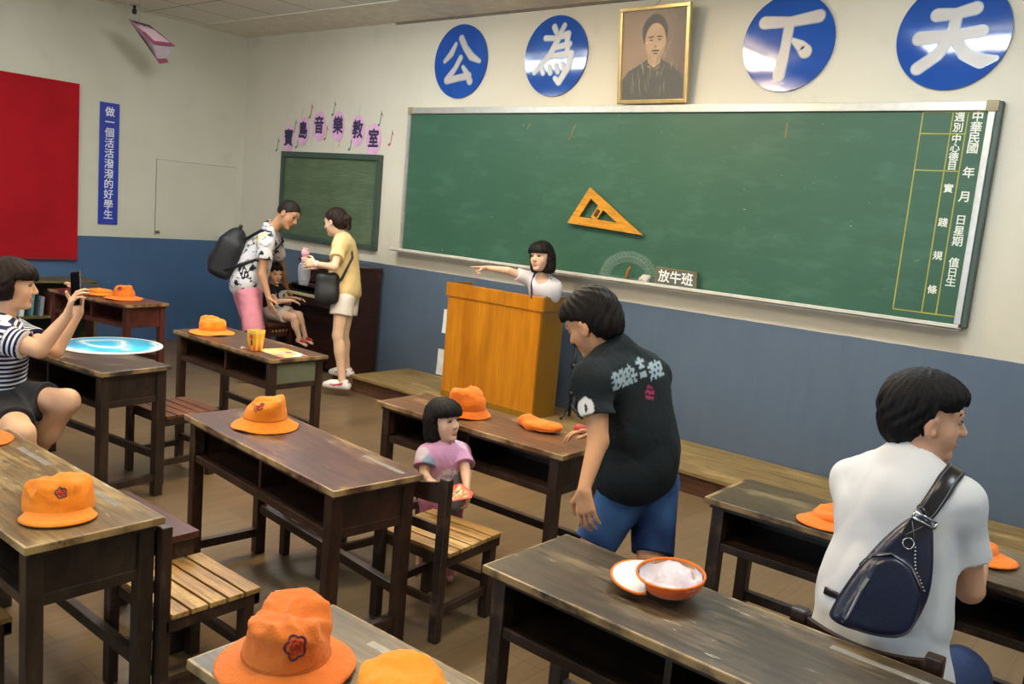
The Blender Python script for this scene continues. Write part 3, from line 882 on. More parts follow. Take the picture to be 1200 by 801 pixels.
for i in range(6):
    f = (i+.7)/6.6; mb = MB(); g = .96-.05*abs(f-.5)
    pc = bB+(bC.lerp(bF, f)-bB)*g; pd = bA+(bD.lerp(bE, f)-bA)*g
    sheet(mb, [bA, bB, (bB+pc)/2+Vector((.012, 0, .01)), pc, pd, (bA+pd)/2+Vector((.012, 0, .01))], .001)
    mb.obj('page', plain('page paper', '#c3b3bd', .7), bk)
MB().tube([(bA+bB)/2-bo, Vector((.66, -1.59, CEIL_Z))-bo], .0015, 6).obj('hanging_thread', plain('thread', '#9a968c', .6), bk)
# smoke detector / camera on the ceiling
sp = thing('ceiling_sensor', 'small black sensor hanging from the ceiling tiles above the pink book', 'sensor', (.30, -1.46, CEIL_Z))
MB().lathe([(.0, 0), (.05, 0), (.048, -.012), (.03, -.016), (0, -.016)], 24, None, False).obj('base_plate', plain('sensor base', '#a9a69b', .5), sp)
MB().lathe([(.0, -.014), (.014, -.014), (.014, -.05), (.022, -.056), (.022, -.088), (.012, -.096), (0, -.096)], 20, None, False).obj('sensor_head', plain('sensor black', '#23221f', .4), sp)

# ------------------------------------------------------------------ school desks
TONES = {  # dark, mid, light(worn), wear, specks, frame dark, frame mid
    'plum': ('#3a1f18', '#54302a', '#93703f', .50, .2, '#24140c', '#3a2215'),
    'straw': ('#4b3a22', '#705935', '#9c8652', .70, .9, '#1f160e', '#33261a'),
    'grey': ('#2b241c', '#453a2c', '#6e5c3e', .60, .55, '#1f160f', '#30231a'),
    'brown': ('#3b271c', '#54382a', '#86653f', .40, .1, '#2a1b12', '#432c1c'),
    'tan': ('#4a2f1d', '#6d4629', '#a07845', .48, .15, '#20140e', '#33211a'),
    'red': ('#451e16', '#622b1f', '#80492f', .25, .0, '#3a1812', '#56261b'),
    'dark': ('#2c211d', '#43322a', '#7c6649', .48, .2, '#23170f', '#38271c'),
    'ash': ('#33281b', '#51432f', '#80704e', .58, .4, '#1f160f', '#30231a'),
}
DW, DL = .40, 1.19
def desk(label, x, y, rz, tone, L=DL, H=.70, W=DW, groove=None, panel=None):
    d0, d1, d2, wear, specks, f0, f1 = TONES[tone]
    o = thing('school_desk', label, 'desk', (x, y, 0), R(rz))
    top = wood('desktop ' + tone, d0, d1, d2, wear, (L/2, W/2), .36, specks)
    fr = wood('desk frame ' + tone, f0, f1, '#5b4331', .18, None, .45, grain=(9, 9, 2))
    lx, ly = L/2-.055, W/2-.04
    mb = MB(); mb.box((-L/2, -W/2, H-.024), (L/2, W/2, H), .004); mb.obj('desktop', top, o)
    for sx in (-1, 1):
        for sy in (-1, 1):
            MB().box((sx*lx-.024, sy*ly-.024, 0), (sx*lx+.024, sy*ly+.024, H-.024), .003).obj('leg', fr, o)
    pm = panel or fr
    for sx in (-1, 1):
        MB().box((sx*lx-.012, -ly+.022, H-.165), (sx*lx+.012, ly-.022, H-.024)).obj('side_panel', pm if sx == 1 else fr, o)
        MB().box((sx*lx-.016, -ly+.022, H-.20), (sx*lx+.016, ly-.022, H-.165), .003).obj('side_rail', fr, o)
        MB().box((sx*lx-.016, -ly+.022, .085), (sx*lx+.016, ly-.022, .125), .003).obj('side_stretcher', fr, o)
    MB().box((-lx+.02, ly-.012, H-.18), (lx-.02, ly+.010, H-.024)).obj('back_panel', fr, o)
    MB().box((-lx+.02, -ly+.0, H-.185), (lx-.02, ly-.01, H-.170)).obj('shelf_board', fr, o)
    MB().box((-lx+.02, -ly-.018, H-.20), (lx-.02, -ly+.016, H-.168), .003).obj('front_rail', fr, o)
    MB().box((-.01, -ly+.01, H-.170), (.01, ly-.012, H-.024)).obj('divider', fr, o)
    MB().box((-lx+.02, ly-.016, .205), (lx-.02, ly+.016, .245), .003).obj('long_stretcher', fr, o)
    MB().box((-L/2+.02, -W/2+.018, H-.040), (L/2-.02, W/2-.018, H-.0235)).obj('apron', fr, o)
    for gx in (groove or ()):
        mb = MB()
        mb.box((gx-.13, W/2-.075, H-.002), (gx+.13, W/2-.052, H+.0006)); mb.obj('pencil_groove', plain('pale groove', '#7d7b76', .35, .35, 30), o)  # pale grey holds both white wear and the light the groove reflects
    return o

m_pale_panel = plain('pale green end panel', '#77765a', .6)
desk('reddish school desk farthest back against the blue side wall, two orange hats on it', 1.535, -2.255, 8, 'red', 1.12)
desk('dark school desk under the round blue board', 4.0, -3.60, 6, 'dark', 1.19, .73)
desk('brown school desk with the orange cup, a hat and a printed sheet on it', 3.92, -2.445, -1, 'brown', 1.19, .70, .42, None, m_pale_panel)
desk('plum brown school desk in the middle with one orange hat at its far end', 6.035, -3.61, -5.5, 'plum', 1.19, .70, DW, (.42,))
desk('tan school desk in front of the wooden lectern', 6.215, -2.62, 1, 'tan', 1.17, .70, .37)
desk('straw coloured worn school desk with an orange peaked cap near its corner', 5.905, -4.62, 0, 'straw', 1.19, .70, DW, (.30, -.2))
desk('brown school desk nearest the camera, carrying two large orange hats', 7.86, -4.585, 1, 'ash', 1.17, .70, DW, (-.25, .35))
desk('grey worn school desk with the upturned orange cap', 7.945, -3.73, -1, 'grey', 1.19, .70, DW, (.42,))
desk('ashen school desk at which the man in white sits', 8.045, -2.56, 1, 'ash', 1.19, .70, .39)

# ------------------------------------------------------------------ slatted chairs
def chair(label, x, y, rz, seat_tone='light', w=.37, d=.38, sh=.37, bh=.70):
    o = thing('school_chair', label, 'chair', (x, y, 0), R(rz))
    fr = wood('chair frame', '#22150d', '#372317', '#5c4534', .22, None, .45, grain=(9, 9, 2))
    sm = wood('chair slats ' + seat_tone, *(('#7d5c2e', '#a98046', '#c6a86c', .55) if seat_tone == 'light' else ('#4d2a1b', '#6b3d25', '#96703f', .45)), None, .42, edge='#6b5030')
    for sx in (-1, 1):
        mb = MB(); mb.box((sx*(w/2-.022)-.022, -d/2, 0), (sx*(w/2-.022)+.022, -d/2+.036, bh), .006); mb.obj('back_post', fr, o)
        MB().box((sx*(w/2-.022)-.021, d/2-.06, 0), (sx*(w/2-.022)+.021, d/2-.02, sh-.03), .003).obj('leg', fr, o)
        MB().box((sx*(w/2-.022)-.012, -d/2+.03, .105), (sx*(w/2-.022)+.012, d/2-.05, .14), .003).obj('side_stretcher', fr, o)
    MB().box((-w/2+.03, d/2-.052, .15), (w/2-.03, d/2-.026, .185), .003).obj('front_stretcher', fr, o)
    mb = MB(); mb.box((-w/2+.03, -d/2+.008, .15), (w/2-.03, -d/2+.03, .18), .003); mb.obj('back_stretcher', fr, o)
    mb = MB()
    for sx in (-1, 1): mb.box((sx*(w/2-.018)-.018, -d/2+.02, sh-.06), (sx*(w/2-.018)+.018, d/2, sh-.018), .003)
    mb.box((-w/2, d/2-.025, sh-.055), (w/2, d/2, sh-.018), .003); mb.box((-w/2+.03, -d/2+.03, sh-.055), (w/2-.03, -d/2+.055, sh-.018))
    mb.obj('seat_frame', fr, o)
    mb = MB(); n = 5; a = -d/2+.038; st = (d/2+.008-a)/n
    for i in range(n): mb.box((-w/2-.006, a+i*st, sh-.018), (w/2+.006, a+(i+1)*st-.009, sh), .003)
    mb.obj('seat', sm, o)
    # hollowed top rail
    mb = MB(); m = 12; xs = [-w/2+.04+(w-.08)*i/m for i in range(m+1)]
    vs = []
    for x_ in xs:
        k = 1-(2*x_/(w-.08))**2
        yb = -d/2+.016-.012*k; zt = bh-.016-.022*k
        vs += [(x_, yb-.009, bh-.105), (x_, yb+.009, bh-.105), (x_, yb+.009, zt), (x_, yb-.009, zt)]
    fs = [(0, 1, 2, 3), tuple(4*m+i for i in (3, 2, 1, 0))]
    for i in range(m):
        for k in range(4): fs.append((4*i+k, 4*i+(k+1) % 4, 4*i+4+(k+1) % 4, 4*i+4+k))
    mb.add(vs, fs); mb.obj('back_rail', fr, o)
    MB().box((-w/2+.03, -d/2+.006, bh-.23), (w/2-.03, -d/2+.024, bh-.19), .003).obj('back_slat', fr, o)
    return o
chair('slat seat chair the toddler leans on, behind the middle desk', 6.50, -3.21, 4, 'light', .37, .38, .37, .672)
chair('slat seat chair half hidden under the middle desk, left of the toddler', 5.79, -3.165, -6, 'light', .37, .38, .37, .62)
chair('slat seat chair with worn pale slats beside the capped straw desk', 6.308, -4.245, 0, 'light', .37, .36, .37, .66)
chair('slat seat chair pushed under the near side of the straw coloured desk', 6.02, -4.93, 0)
chair('reddish slat seat chair beyond the desk with the round blue board', 4.20, -3.12, 2, 'red', .37, .38, .40, .70)
chair('slat seat chair under the man in white', 8.275, -3.295, 1, 'light', .385, .38, .37, .715)
chair('slat seat chair under the woman in the striped shirt', 4.22, -4.10, -18, 'light', .38)
# low bench beside the pale slat chair
bn2 = thing('low_bench', 'low dark bench with a reddish plank top, behind the pale slat chair', 'bench', (5.86, -4.13, 0))
mfr = wood('chair frame', '', '', ''); 
MB().box((-.27, -.06, .435), (.27, .05, .462), .004).obj('plank_top', wood('bench plank', '#3a1f18', '#56302a', '#7a5540', .2, None, .4), bn2)
for sx in (-1, 1): MB().box((sx*.235-.022, -.045, 0), (sx*.235+.022, .035, .435), .003).obj('leg', mfr, bn2)
MB().box((-.22, -.02, .10), (.22, .01, .14), .003).obj('stretcher', mfr, bn2)
MB().box((-.255, -.05, .385), (.255, .04, .436), .003).obj('apron', mfr, bn2)

# ------------------------------------------------------------------ lectern
lc = thing('lectern', 'tall honey coloured wooden lectern standing on the platform edge', 'lectern', (4.445, -.47, .15))
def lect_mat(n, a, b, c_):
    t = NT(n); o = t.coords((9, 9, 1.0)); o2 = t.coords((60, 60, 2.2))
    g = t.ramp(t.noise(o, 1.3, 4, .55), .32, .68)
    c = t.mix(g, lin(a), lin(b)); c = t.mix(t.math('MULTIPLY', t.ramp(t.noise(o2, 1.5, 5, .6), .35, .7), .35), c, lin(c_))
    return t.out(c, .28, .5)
m_l = lect_mat('lectern veneer', '#a9640a', '#cd861c', '#8e520c'); m_ls = lect_mat('lectern shaded veneer', '#80590f', '#946a17', '#6f4c0e')  # side veneer is a darker copy of the front, shade put into its colour
lw, ldp, lh = .505, .135, .95
MB().box((-lw+.02, -ldp+.01, 0), (lw-.02, -ldp+.028, lh-.09)).obj('front_panel', m_l, lc)
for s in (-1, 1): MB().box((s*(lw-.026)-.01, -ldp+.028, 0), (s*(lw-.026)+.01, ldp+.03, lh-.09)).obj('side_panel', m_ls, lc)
mb = MB(); mb.box((-lw, -ldp, lh-.11), (lw, -ldp+.022, lh), .003); mb.obj('top_band', m_l, lc)
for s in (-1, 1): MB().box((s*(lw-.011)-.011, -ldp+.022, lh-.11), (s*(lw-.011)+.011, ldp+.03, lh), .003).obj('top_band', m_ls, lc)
MB().box((-lw+.02, -ldp+.02, lh-.085), (lw-.02, ldp+.03, lh-.065)).obj('desk_board', plain('lectern top board', '#3a3f4a', .5), lc)
MB().box((-lw+.03, -ldp+.03, .40), (lw-.03, ldp+.02, .42)).obj('inner_shelf', m_ls, lc)
MB().box((-lw+.015, -ldp+.004, 0), (lw-.015, -ldp+.03, .05), .003).obj('plinth', m_ls, lc)
# black stand behind it
st = thing('music_stand', 'black metal music stand just behind the right side of the lectern', 'stand', (5.055, -.27, .15))
m_blk = plain('black metal', '#17171a', .4)
MB().tube([(0, 0, .02), (0, 0, .42), (.004, 0, .70)], .013, 10).obj('pole', m_blk, st)
MB().tube([(.035, .03, .05), (.035, .03, .66)], .009, 8).obj('side_rod', m_blk, st)
for k in range(3):
    a = 2*math.pi*k/3+.5; MB().tube([(0, 0, .12), (.08*math.cos(a), .08*math.sin(a), .03), (.11*math.cos(a), .11*math.sin(a), .008)], .009, 8).obj('leg', m_blk, st)
for z in (.20, .42, .60): MB().lathe([(0, z-.02), (.024, z-.02), (.024, z+.02), (0, z+.02)], 14).obj('clamp', m_blk, st)
MB().box((-.05, -.012, .66), (.06, .004, .71), .004).obj('ledge', m_blk, st)

# ------------------------------------------------------------------ reed organ and stool
og = thing('reed_organ', 'dark brown wooden school organ under the small music board', 'organ', (2.02, -.30, 0))
m_og = wood('organ case', '#26140e', '#3a2016', '#5a382a', .2, None, .35)
m_ogd = wood('organ lid', '#23160f', '#33211a', '#4c3828', .2, None, .35)
for s in (-1, 1):
    mb = MB(); mb.box((s*.47-.016, -.24, .0), (s*.47+.016, .26, .80), .004); mb.obj('end_panel', m_og, og)
    mb = MB(); mb.box((s*.47-.016, .02, .80), (s*.47+.016, .26, 1.045), .004); mb.obj('end_cheek', m_og, og)
MB().box((-.455, -.12, .04), (.455, -.10, .70)).obj('lower_panel', m_og, og)
MB().box((-.455, .225, .04), (.455, .25, 1.03)).obj('back_panel', m_og, og)
MB().box((-.455, .05, .84), (.455, .07, 1.03)).obj('upper_panel', m_og, og)
MB().box((-.495, .0, 1.035), (.495, .275, 1.062), .005).obj('top_lid', m_ogd, og)
MB().box((-.46, -.255, .655), (.46, .05, .715), .004).obj('key_bed', m_og, og)
MB().box((-.455, -.10, .80), (.455, .06, .825), .004).obj('fall_board', m_ogd, og)
MB().box((-.46, -.262, .70), (.46, -.236, .728), .004).obj('key_slip', m_og, og)
mb = MB()
for i in range(36): mb.box((-.44+i*.0244, -.236, .712), (-.44+i*.0244+.0232, -.09, .745))
mb.obj('white_keys', plain('ivory keys', '#cfc69c', .3), og)
mb = MB()
for i in range(35):
    if i % 7 in (2, 6): continue
    mb.box((-.44+(i+1)*.0244-.007, -.18, .745), (-.44+(i+1)*.0244+.006, -.09, .757), .001)
mb.obj('black_keys', plain('black keys', '#151313', .3), og)
for s in (-1, 1): MB().box((s*.12-.08, -.22, .05), (s*.12+.08, -.10, .075), .004, Matrix.Rotation(R(-12), 4, 'X')).obj('pedal', m_ogd, og)
MB().tube([(-.10, -.262, .66), (-.10, -.272, .655), (.02, -.272, .655), (.02, -.262, .66)], .004, 6).obj('handle', plain('brass', '#6b5a3a', .35, .1, 20, .7), og)

so = thing('organ_stool', 'dark square wooden stool with fretted apron in front of the organ', 'stool', (1.97, -.93, 0), R(4))
m_st = wood('stool wood', '#331812', '#4c261c', '#6d4634', .25, None, .4)
MB().box((-.19, -.16, .465), (.19, .16, .50), .006).obj('seat', m_st, so)
for sx in (-1, 1):
    for sy in (-1, 1): MB().box((sx*.155-.019, sy*.125-.019, 0), (sx*.155+.019, sy*.125+.019, .467), .003).obj('leg', m_st, so)
m_fret = plain('fretwork gilding', '#8d7a58', .5)
for sy in (-1, 1):
    MB().box((-.14, sy*.125-.008, .375), (.14, sy*.125+.008, .467)).obj('apron', m_st, so)
for sx in (-1, 1):
    MB().box((sx*.155-.008, -.11, .375), (sx*.155+.008, .11, .467)).obj('apron', m_st, so)
    mb = MB()
    for k in range(5): mb.lathe([(0, -.002), (.014, -.002), (.014, .002), (0, .002)], 10, frame((sx*(.165), -.08+k*.04, .425), (0, 1, 0), (0, 0, 1)))
    mb.obj('fret', m_fret, so)
mb = MB()
for k in range(6): mb.lathe([(0, -.002), (.015, -.002), (.015, .002), (0, .002)], 10, frame((-.11+k*.044, -.135, .425), (1, 0, 0), (0, 0, 1)))
mb.obj('fret', m_fret, so)
for sx in (-1, 1): MB().box((sx*.155-.011, -.11, .10), (sx*.155+.011, .11, .13)).obj('stretcher', m_st, so)

# ------------------------------------------------------------------ low olive shelf, books by the left wall
sf = thing('book_shelf', 'low olive wooden shelf unit by the left wall behind the red desk', 'shelf', (.22, -2.25, 0), R(0))
m_ol = wood('olive shelf wood', '#4c4526', '#5f5630', '#7b704a', .3, None, .5)
for s in (-1, 1): MB().box((-.18, s*.42-.012, 0), (.18, s*.42+.012, .69), .003).obj('side_panel', m_ol, sf)
for z in (.04, .34, .672): MB().box((-.185, -.435, z), (.185, .435, z+.022), .003).obj('shelf_board', m_ol, sf)
MB().box((-.185, -.43, .04), (-.175, .43, .68)).obj('back_panel', plain('shelf back', '#26251a', .7), sf)
BKS = [('#d6d8d2', .045, .20, 'white book leaning on the low olive shelf'), ('#5a8d90', .03, .22, 'teal book on the low olive shelf'), ('#7d8a92', .04, .18, 'grey book on the low olive shelf'), ('#6a3220', .05, .21, 'brown red book on the low olive shelf')]
yy = -2.52
for hx, th, hh, lab in BKS:
    b_ = thing('book', lab, 'book', (.30, yy, .363), 0, 'books on the low shelf')
    Ml = Matrix.Rotation(R(rng.uniform(-6, -2)), 4, 'X')
    mb = MB(); mb.box((-.07, 0, 0), (.07, .004, hh), 0, Ml); mb.box((-.07, th-.004, 0), (.07, th, hh), 0, Ml); mb.box((.066, 0, 0), (.07, th, hh), 0, Ml)
    mb.obj('cover', plain('book cover '+hx, hx, .6), b_)
    MB().box((-.068, .004, .004), (.066, th-.004, hh-.005), 0, Ml).obj('pages', plain('page paper', '#c3b3bd', .7), b_)
    yy += th+.05
# joints of the eight people, metres
JOINTS = {
  'phone_woman': {'pel': (4.150, -4.067, 0.536), 'chest': (4.196, -4.060, 0.790), 'neck': (4.208, -4.041, 0.972), 'head': (4.215, -4.005, 1.131), 'look': (0.452, 0.891, -0.029), 'up': (-0.136, -0.051, 0.989), 'shR': (4.419, -4.118, 0.898), 'elR': (4.559, -4.011, 0.861), 'wrR': (4.605, -3.903, 1.025), 'shL': (4.060, -3.947, 0.867), 'elL': (4.472, -3.905, 0.835), 'wrL': (4.491, -3.801, 1.022), 'hipR': (4.269, -4.078, 0.518), 'knR': (4.702, -4.147, 0.498), 'anR': (4.620, -4.050, 0.080), 'hipL': (4.149, -4.019, 0.521), 'knL': (4.517, -3.864, 0.581), 'anL': (4.220, -3.980, 0.100), 'hdR': (0.144, 0.171, 0.975), 'hnR': (0.344, 0.916, -0.207), 'hdL': (-0.015, 0.043, 0.999), 'hnL': (0.077, -0.980, 0.182)},
  'man2': {'pel': (2.110, -1.277, 0.839), 'chest': (2.143, -1.184, 1.181), 'neck': (2.225, -1.117, 1.389), 'head': (2.334, -1.030, 1.515), 'look': (0.866, 0.277, -0.417), 'up': (0.197, 0.337, 0.921), 'shR': (2.371, -1.282, 1.267), 'elR': (2.413, -1.329, 0.981), 'wrR': (2.491, -1.303, 0.788), 'shL': (2.057, -0.976, 1.273), 'elL': (1.860, -0.736, 0.985), 'wrL': (1.765, -0.596, 0.757), 'hipR': (2.224, -1.314, 0.776), 'knR': (2.337, -1.337, 0.442), 'anR': (2.262, -1.365, 0.076), 'hipL': (2.004, -1.231, 0.778), 'knL': (2.156, -1.179, 0.405), 'anL': (2.173, -1.181, 0.051), 'hdR': (0.412, 0.029, -0.911), 'hnR': (0.099, 0.994, -0.042), 'hdL': (0.315, 0.076, -0.946), 'hnL': (0.217, -0.972, 0.092)},
  'boy3': {'pel': (1.936, -0.863, 0.601), 'chest': (1.921, -0.851, 0.730), 'neck': (1.922, -0.857, 0.828), 'head': (1.936, -0.864, 0.944), 'look': (0.989, -0.103, -0.108), 'up': (-0.029, -0.026, 0.999), 'shR': (1.975, -0.957, 0.779), 'elR': (2.146, -0.978, 0.705), 'wrR': (2.190, -0.860, 0.717), 'shL': (1.903, -0.764, 0.776), 'elL': (1.977, -0.744, 0.703), 'wrL': (2.122, -0.753, 0.730), 'hipR': (1.989, -0.918, 0.578), 'knR': (2.257, -0.861, 0.566), 'anR': (2.297, -0.812, 0.376), 'hipL': (1.934, -0.803, 0.575), 'knL': (2.123, -0.705, 0.565), 'anL': (2.214, -0.681, 0.372), 'hdR': (0.711, 0.703, -0.025), 'hnR': (0.161, -0.057, -0.985), 'hdL': (0.711, 0.703, -0.025), 'hnL': (0.161, -0.057, -0.985)},
  'woman4': {'pel': (2.913, -0.814, 0.865), 'chest': (2.857, -0.794, 1.206), 'neck': (2.806, -0.804, 1.374), 'head': (2.762, -0.843, 1.488), 'look': (-0.917, -0.322, -0.236), 'up': (-0.199, 0.025, 0.980), 'shL': (2.933, -0.910, 1.299), 'elL': (3.043, -1.050, 1.118), 'wrL': (2.877, -1.119, 1.128), 'shR': (2.746, -0.672, 1.297), 'elR': (2.626, -0.677, 1.100), 'wrR': (2.567, -0.860, 1.076), 'hipL': (2.988, -0.891, 0.823), 'knL': (3.019, -0.950, 0.522), 'anL': (3.094, -0.935, 0.142), 'hipR': (2.865, -0.733, 0.811), 'knR': (2.881, -0.780, 0.499), 'anR': (2.875, -0.713, 0.190), 'hdR': (-0.776, -0.630, 0.010), 'hnR': (0.637, -0.769, 0.048), 'hdL': (-0.837, -0.545, 0.044), 'hnL': (-0.605, 0.758, -0.244)},
  'girl5': {'pel': (4.600, -0.185, 0.860), 'chest': (4.847, -0.466, 1.127), 'neck': (4.857, -0.516, 1.233), 'head': (4.858, -0.563, 1.395), 'look': (0.082, -0.994, 0.071), 'up': (-0.099, -0.019, 0.995), 'shR': (4.740, -0.536, 1.220), 'elR': (4.646, -0.695, 1.268), 'wrR': (4.561, -0.827, 1.277), 'shL': (4.925, -0.446, 1.176), 'elL': (4.870, -0.400, 1.070), 'wrL': (4.740, -0.430, 1.080), 'hipR': (4.530, -0.175, 0.800), 'knR': (4.530, -0.175, 0.500), 'anR': (4.520, -0.110, 0.210), 'hipL': (4.670, -0.175, 0.800), 'knL': (4.670, -0.175, 0.500), 'anL': (4.670, -0.110, 0.210), 'hdR': (-0.701, -0.711, -0.053), 'hnR': (0.281, -0.207, -0.937), 'hdL': (-0.483, -0.842, -0.240), 'hnL': (0.223, -0.133, -0.966)},
  'boy6': {'pel': (7.251, -2.931, 0.776), 'chest': (7.210, -2.986, 1.072), 'neck': (7.150, -3.054, 1.245), 'head': (7.093, -3.110, 1.331), 'look': (-0.858, -0.054, -0.511), 'up': (-0.188, -0.095, 0.977), 'shL': (7.213, -3.230, 1.148), 'elL': (7.275, -3.269, 0.950), 'wrL': (7.307, -3.376, 0.804), 'shR': (7.203, -2.837, 1.129), 'elR': (7.099, -2.772, 0.893), 'wrR': (7.023, -2.877, 0.869), 'hipL': (7.247, -2.985, 0.717), 'knL': (7.199, -3.104, 0.502), 'anL': (7.249, -3.084, 0.080), 'hipR': (7.271, -2.823, 0.713), 'knR': (7.357, -2.942, 0.472), 'anR': (7.407, -2.922, 0.080), 'hdR': (-0.776, -0.630, 0.010), 'hnR': (0.161, -0.057, -0.985), 'hdL': (0.251, 0.019, -0.968), 'hnL': (-0.107, 0.978, -0.181)},
  'toddler': {'pel': (6.240, -2.921, 0.359), 'chest': (6.215, -2.906, 0.546), 'neck': (6.209, -2.896, 0.624), 'head': (6.192, -2.902, 0.735), 'look': (0.990, 0.003, 0.141), 'up': (-0.099, -0.019, 0.995), 'shR': (6.181, -2.991, 0.584), 'elR': (6.224, -3.036, 0.506), 'wrR': (6.275, -3.048, 0.499), 'shL': (6.259, -2.836, 0.586), 'elL': (6.342, -2.887, 0.515), 'wrL': (6.433, -2.975, 0.481), 'hipR': (6.240, -2.964, 0.343), 'knR': (6.226, -3.002, 0.200), 'anR': (6.226, -3.023, 0.090), 'hipL': (6.245, -2.872, 0.325), 'knL': (6.269, -2.880, 0.176), 'anL': (6.293, -2.885, 0.051), 'hdR': (0.787, -0.598, -0.150), 'hnR': (0.161, -0.057, -0.985), 'hdL': (0.362, -0.075, -0.929), 'hnL': (-0.627, -0.777, -0.058)},
  'man8': {'pel': (8.265, -3.281, 0.490), 'chest': (8.243, -3.208, 0.968), 'neck': (8.251, -3.171, 1.126), 'head': (8.260, -3.142, 1.240), 'look': (0.864, 0.503, -0.011), 'up': (-0.101, -0.047, 0.994), 'shL': (8.109, -3.151, 1.016), 'elL': (8.093, -3.028, 0.774), 'wrL': (8.232, -2.870, 0.737), 'shR': (8.395, -3.175, 1.036), 'elR': (8.439, -3.110, 0.782), 'wrR': (8.415, -2.863, 0.810), 'hipL': (8.204, -3.235, 0.445), 'knL': (8.210, -2.787, 0.380), 'anL': (8.200, -2.900, 0.080), 'hipR': (8.362, -3.281, 0.487), 'knR': (8.427, -2.899, 0.440), 'anR': (8.460, -2.930, 0.080), 'hdR': (-0.468, 0.879, 0.087), 'hnR': (0.161, -0.057, -0.985), 'hdL': (0.474, 0.868, 0.145), 'hnL': (0.161, -0.057, -0.985)},
}
PTS = {
  'phone': (4.575, -3.851, 1.153),
  'phone_n': (0.112, -0.991, 0.076),
  'phone_u': (-0.208, 0.146, 0.967),
  'bag8poly': [(8.361, -3.332, 1.017), (8.378, -3.343, 0.946), (8.392, -3.367, 0.840), (8.384, -3.394, 0.771), (8.367, -3.422, 0.713), (8.312, -3.461, 0.704), (8.195, -3.528, 0.727), (8.203, -3.507, 0.778), (8.223, -3.475, 0.840), (8.255, -3.431, 0.916), (8.292, -3.387, 0.980), (8.325, -3.355, 1.018)],
  'bag8pocket': [(8.371, -3.381, 0.837), (8.371, -3.415, 0.730), (8.311, -3.460, 0.710), (8.209, -3.518, 0.732), (8.217, -3.500, 0.774), (8.239, -3.467, 0.833), (8.249, -3.443, 0.891), (8.287, -3.411, 0.915), (8.334, -3.387, 0.896)],
  'bag8top': (8.346, -3.341, 1.019),
  'bag8_n': (0.522, -0.814, 0.253),
  'buckle8': (8.339, -3.348, 1.009),
  'tab8': (8.321, -3.369, 0.980),
  'dring8': (8.317, -3.382, 0.947),
  'zip8a': (8.223, -3.508, 0.736),
  'zip8b': (8.248, -3.457, 0.848),
  'arc0': (8.237, -3.455, 0.876),
  'arc1': (8.253, -3.436, 0.905),
  'arc2': (8.287, -3.410, 0.917),
  'arc3': (8.332, -3.390, 0.891),
  'arc4': (8.364, -3.386, 0.836),
  'chain0': (8.333, -3.374, 0.939),
  'chain1': (8.343, -3.384, 0.886),
  'chain2': (8.371, -3.381, 0.837),
  'strap8': [(8.345, -3.337, 1.018), (8.362, -3.326, 1.069), (8.366, -3.265, 1.098), (8.353, -3.172, 1.096), (8.328, -3.067, 1.070)],
  'strap8b': [(8.201, -3.474, 0.712), (8.157, -3.426, 0.736), (8.117, -3.355, 0.737)],
  'print2': (2.234, -1.408, 0.990),
  'text6': [(7.258, -3.152, 1.156), (7.279, -3.105, 1.177), (7.291, -3.053, 1.197), (7.312, -2.985, 1.186)],
  'pink6': (7.327, -3.041, 1.105),
  'disc6': (7.247, -3.322, 1.068),
  'stitch6': [(7.269, -3.090, 0.751), (7.343, -3.047, 0.730)],
  'star': (6.346, -2.972, 0.527),
  'print3': (2.110, -0.900, 0.763),
  'bottle': (2.750, -1.137, 1.093),
  'bag4': (2.965, -1.047, 0.926),
  'strap4': [(2.968, -0.987, 0.948), (3.025, -0.955, 1.014), (3.053, -0.870, 1.202), (2.931, -0.785, 1.281)],
  'card': [(6.338, -3.028, 0.476), (6.421, -3.005, 0.515), (6.521, -3.030, 0.505), (6.529, -3.053, 0.489), (6.414, -3.102, 0.443)],
  'right': (0.764, 0.639, 0.088),
  'up': (-0.161, 0.057, 0.985),
  'toward': (0.624, -0.767, 0.147),
}
# ------------------------------------------------------------------ orange school hats
m_or = {}
def orange(key, a, b):
    if key in m_or: return m_or[key]
    t = NT('orange cotton ' + key); o = t.coords()
    c = t.mix(t.ramp(t.noise(o, 9, 5, .6), .3, .7), lin(a), lin(b))
    t.bump(t.math('ADD', t.math('MULTIPLY', t.noise(o, 16, 4, .6), 1.6), t.noise(o, 40, 6, .7)), .6, .010)
    m_or[key] = t.out(c, .75, .2)
    t.b.inputs['Sheen Weight'].default_value = .15
    return m_or[key]
m_stitch = plain('orange seam', '#b85a10', .8)
m_plum = plain('plum embroidery', '#5c2340', .7)
m_redst = plain('red embroidery', '#b3271c', .7)
def crease(p, seed):
    v = Vector(p)*9+Vector((seed*3.1, seed*1.7, seed*.9))
    return mnoise.noise(v)+.9*(.35-abs(mnoise.noise(v*1.5+Vector((5, 5, 5)))))+.6*(.25-abs(mnoise.noise(v*2.7)))
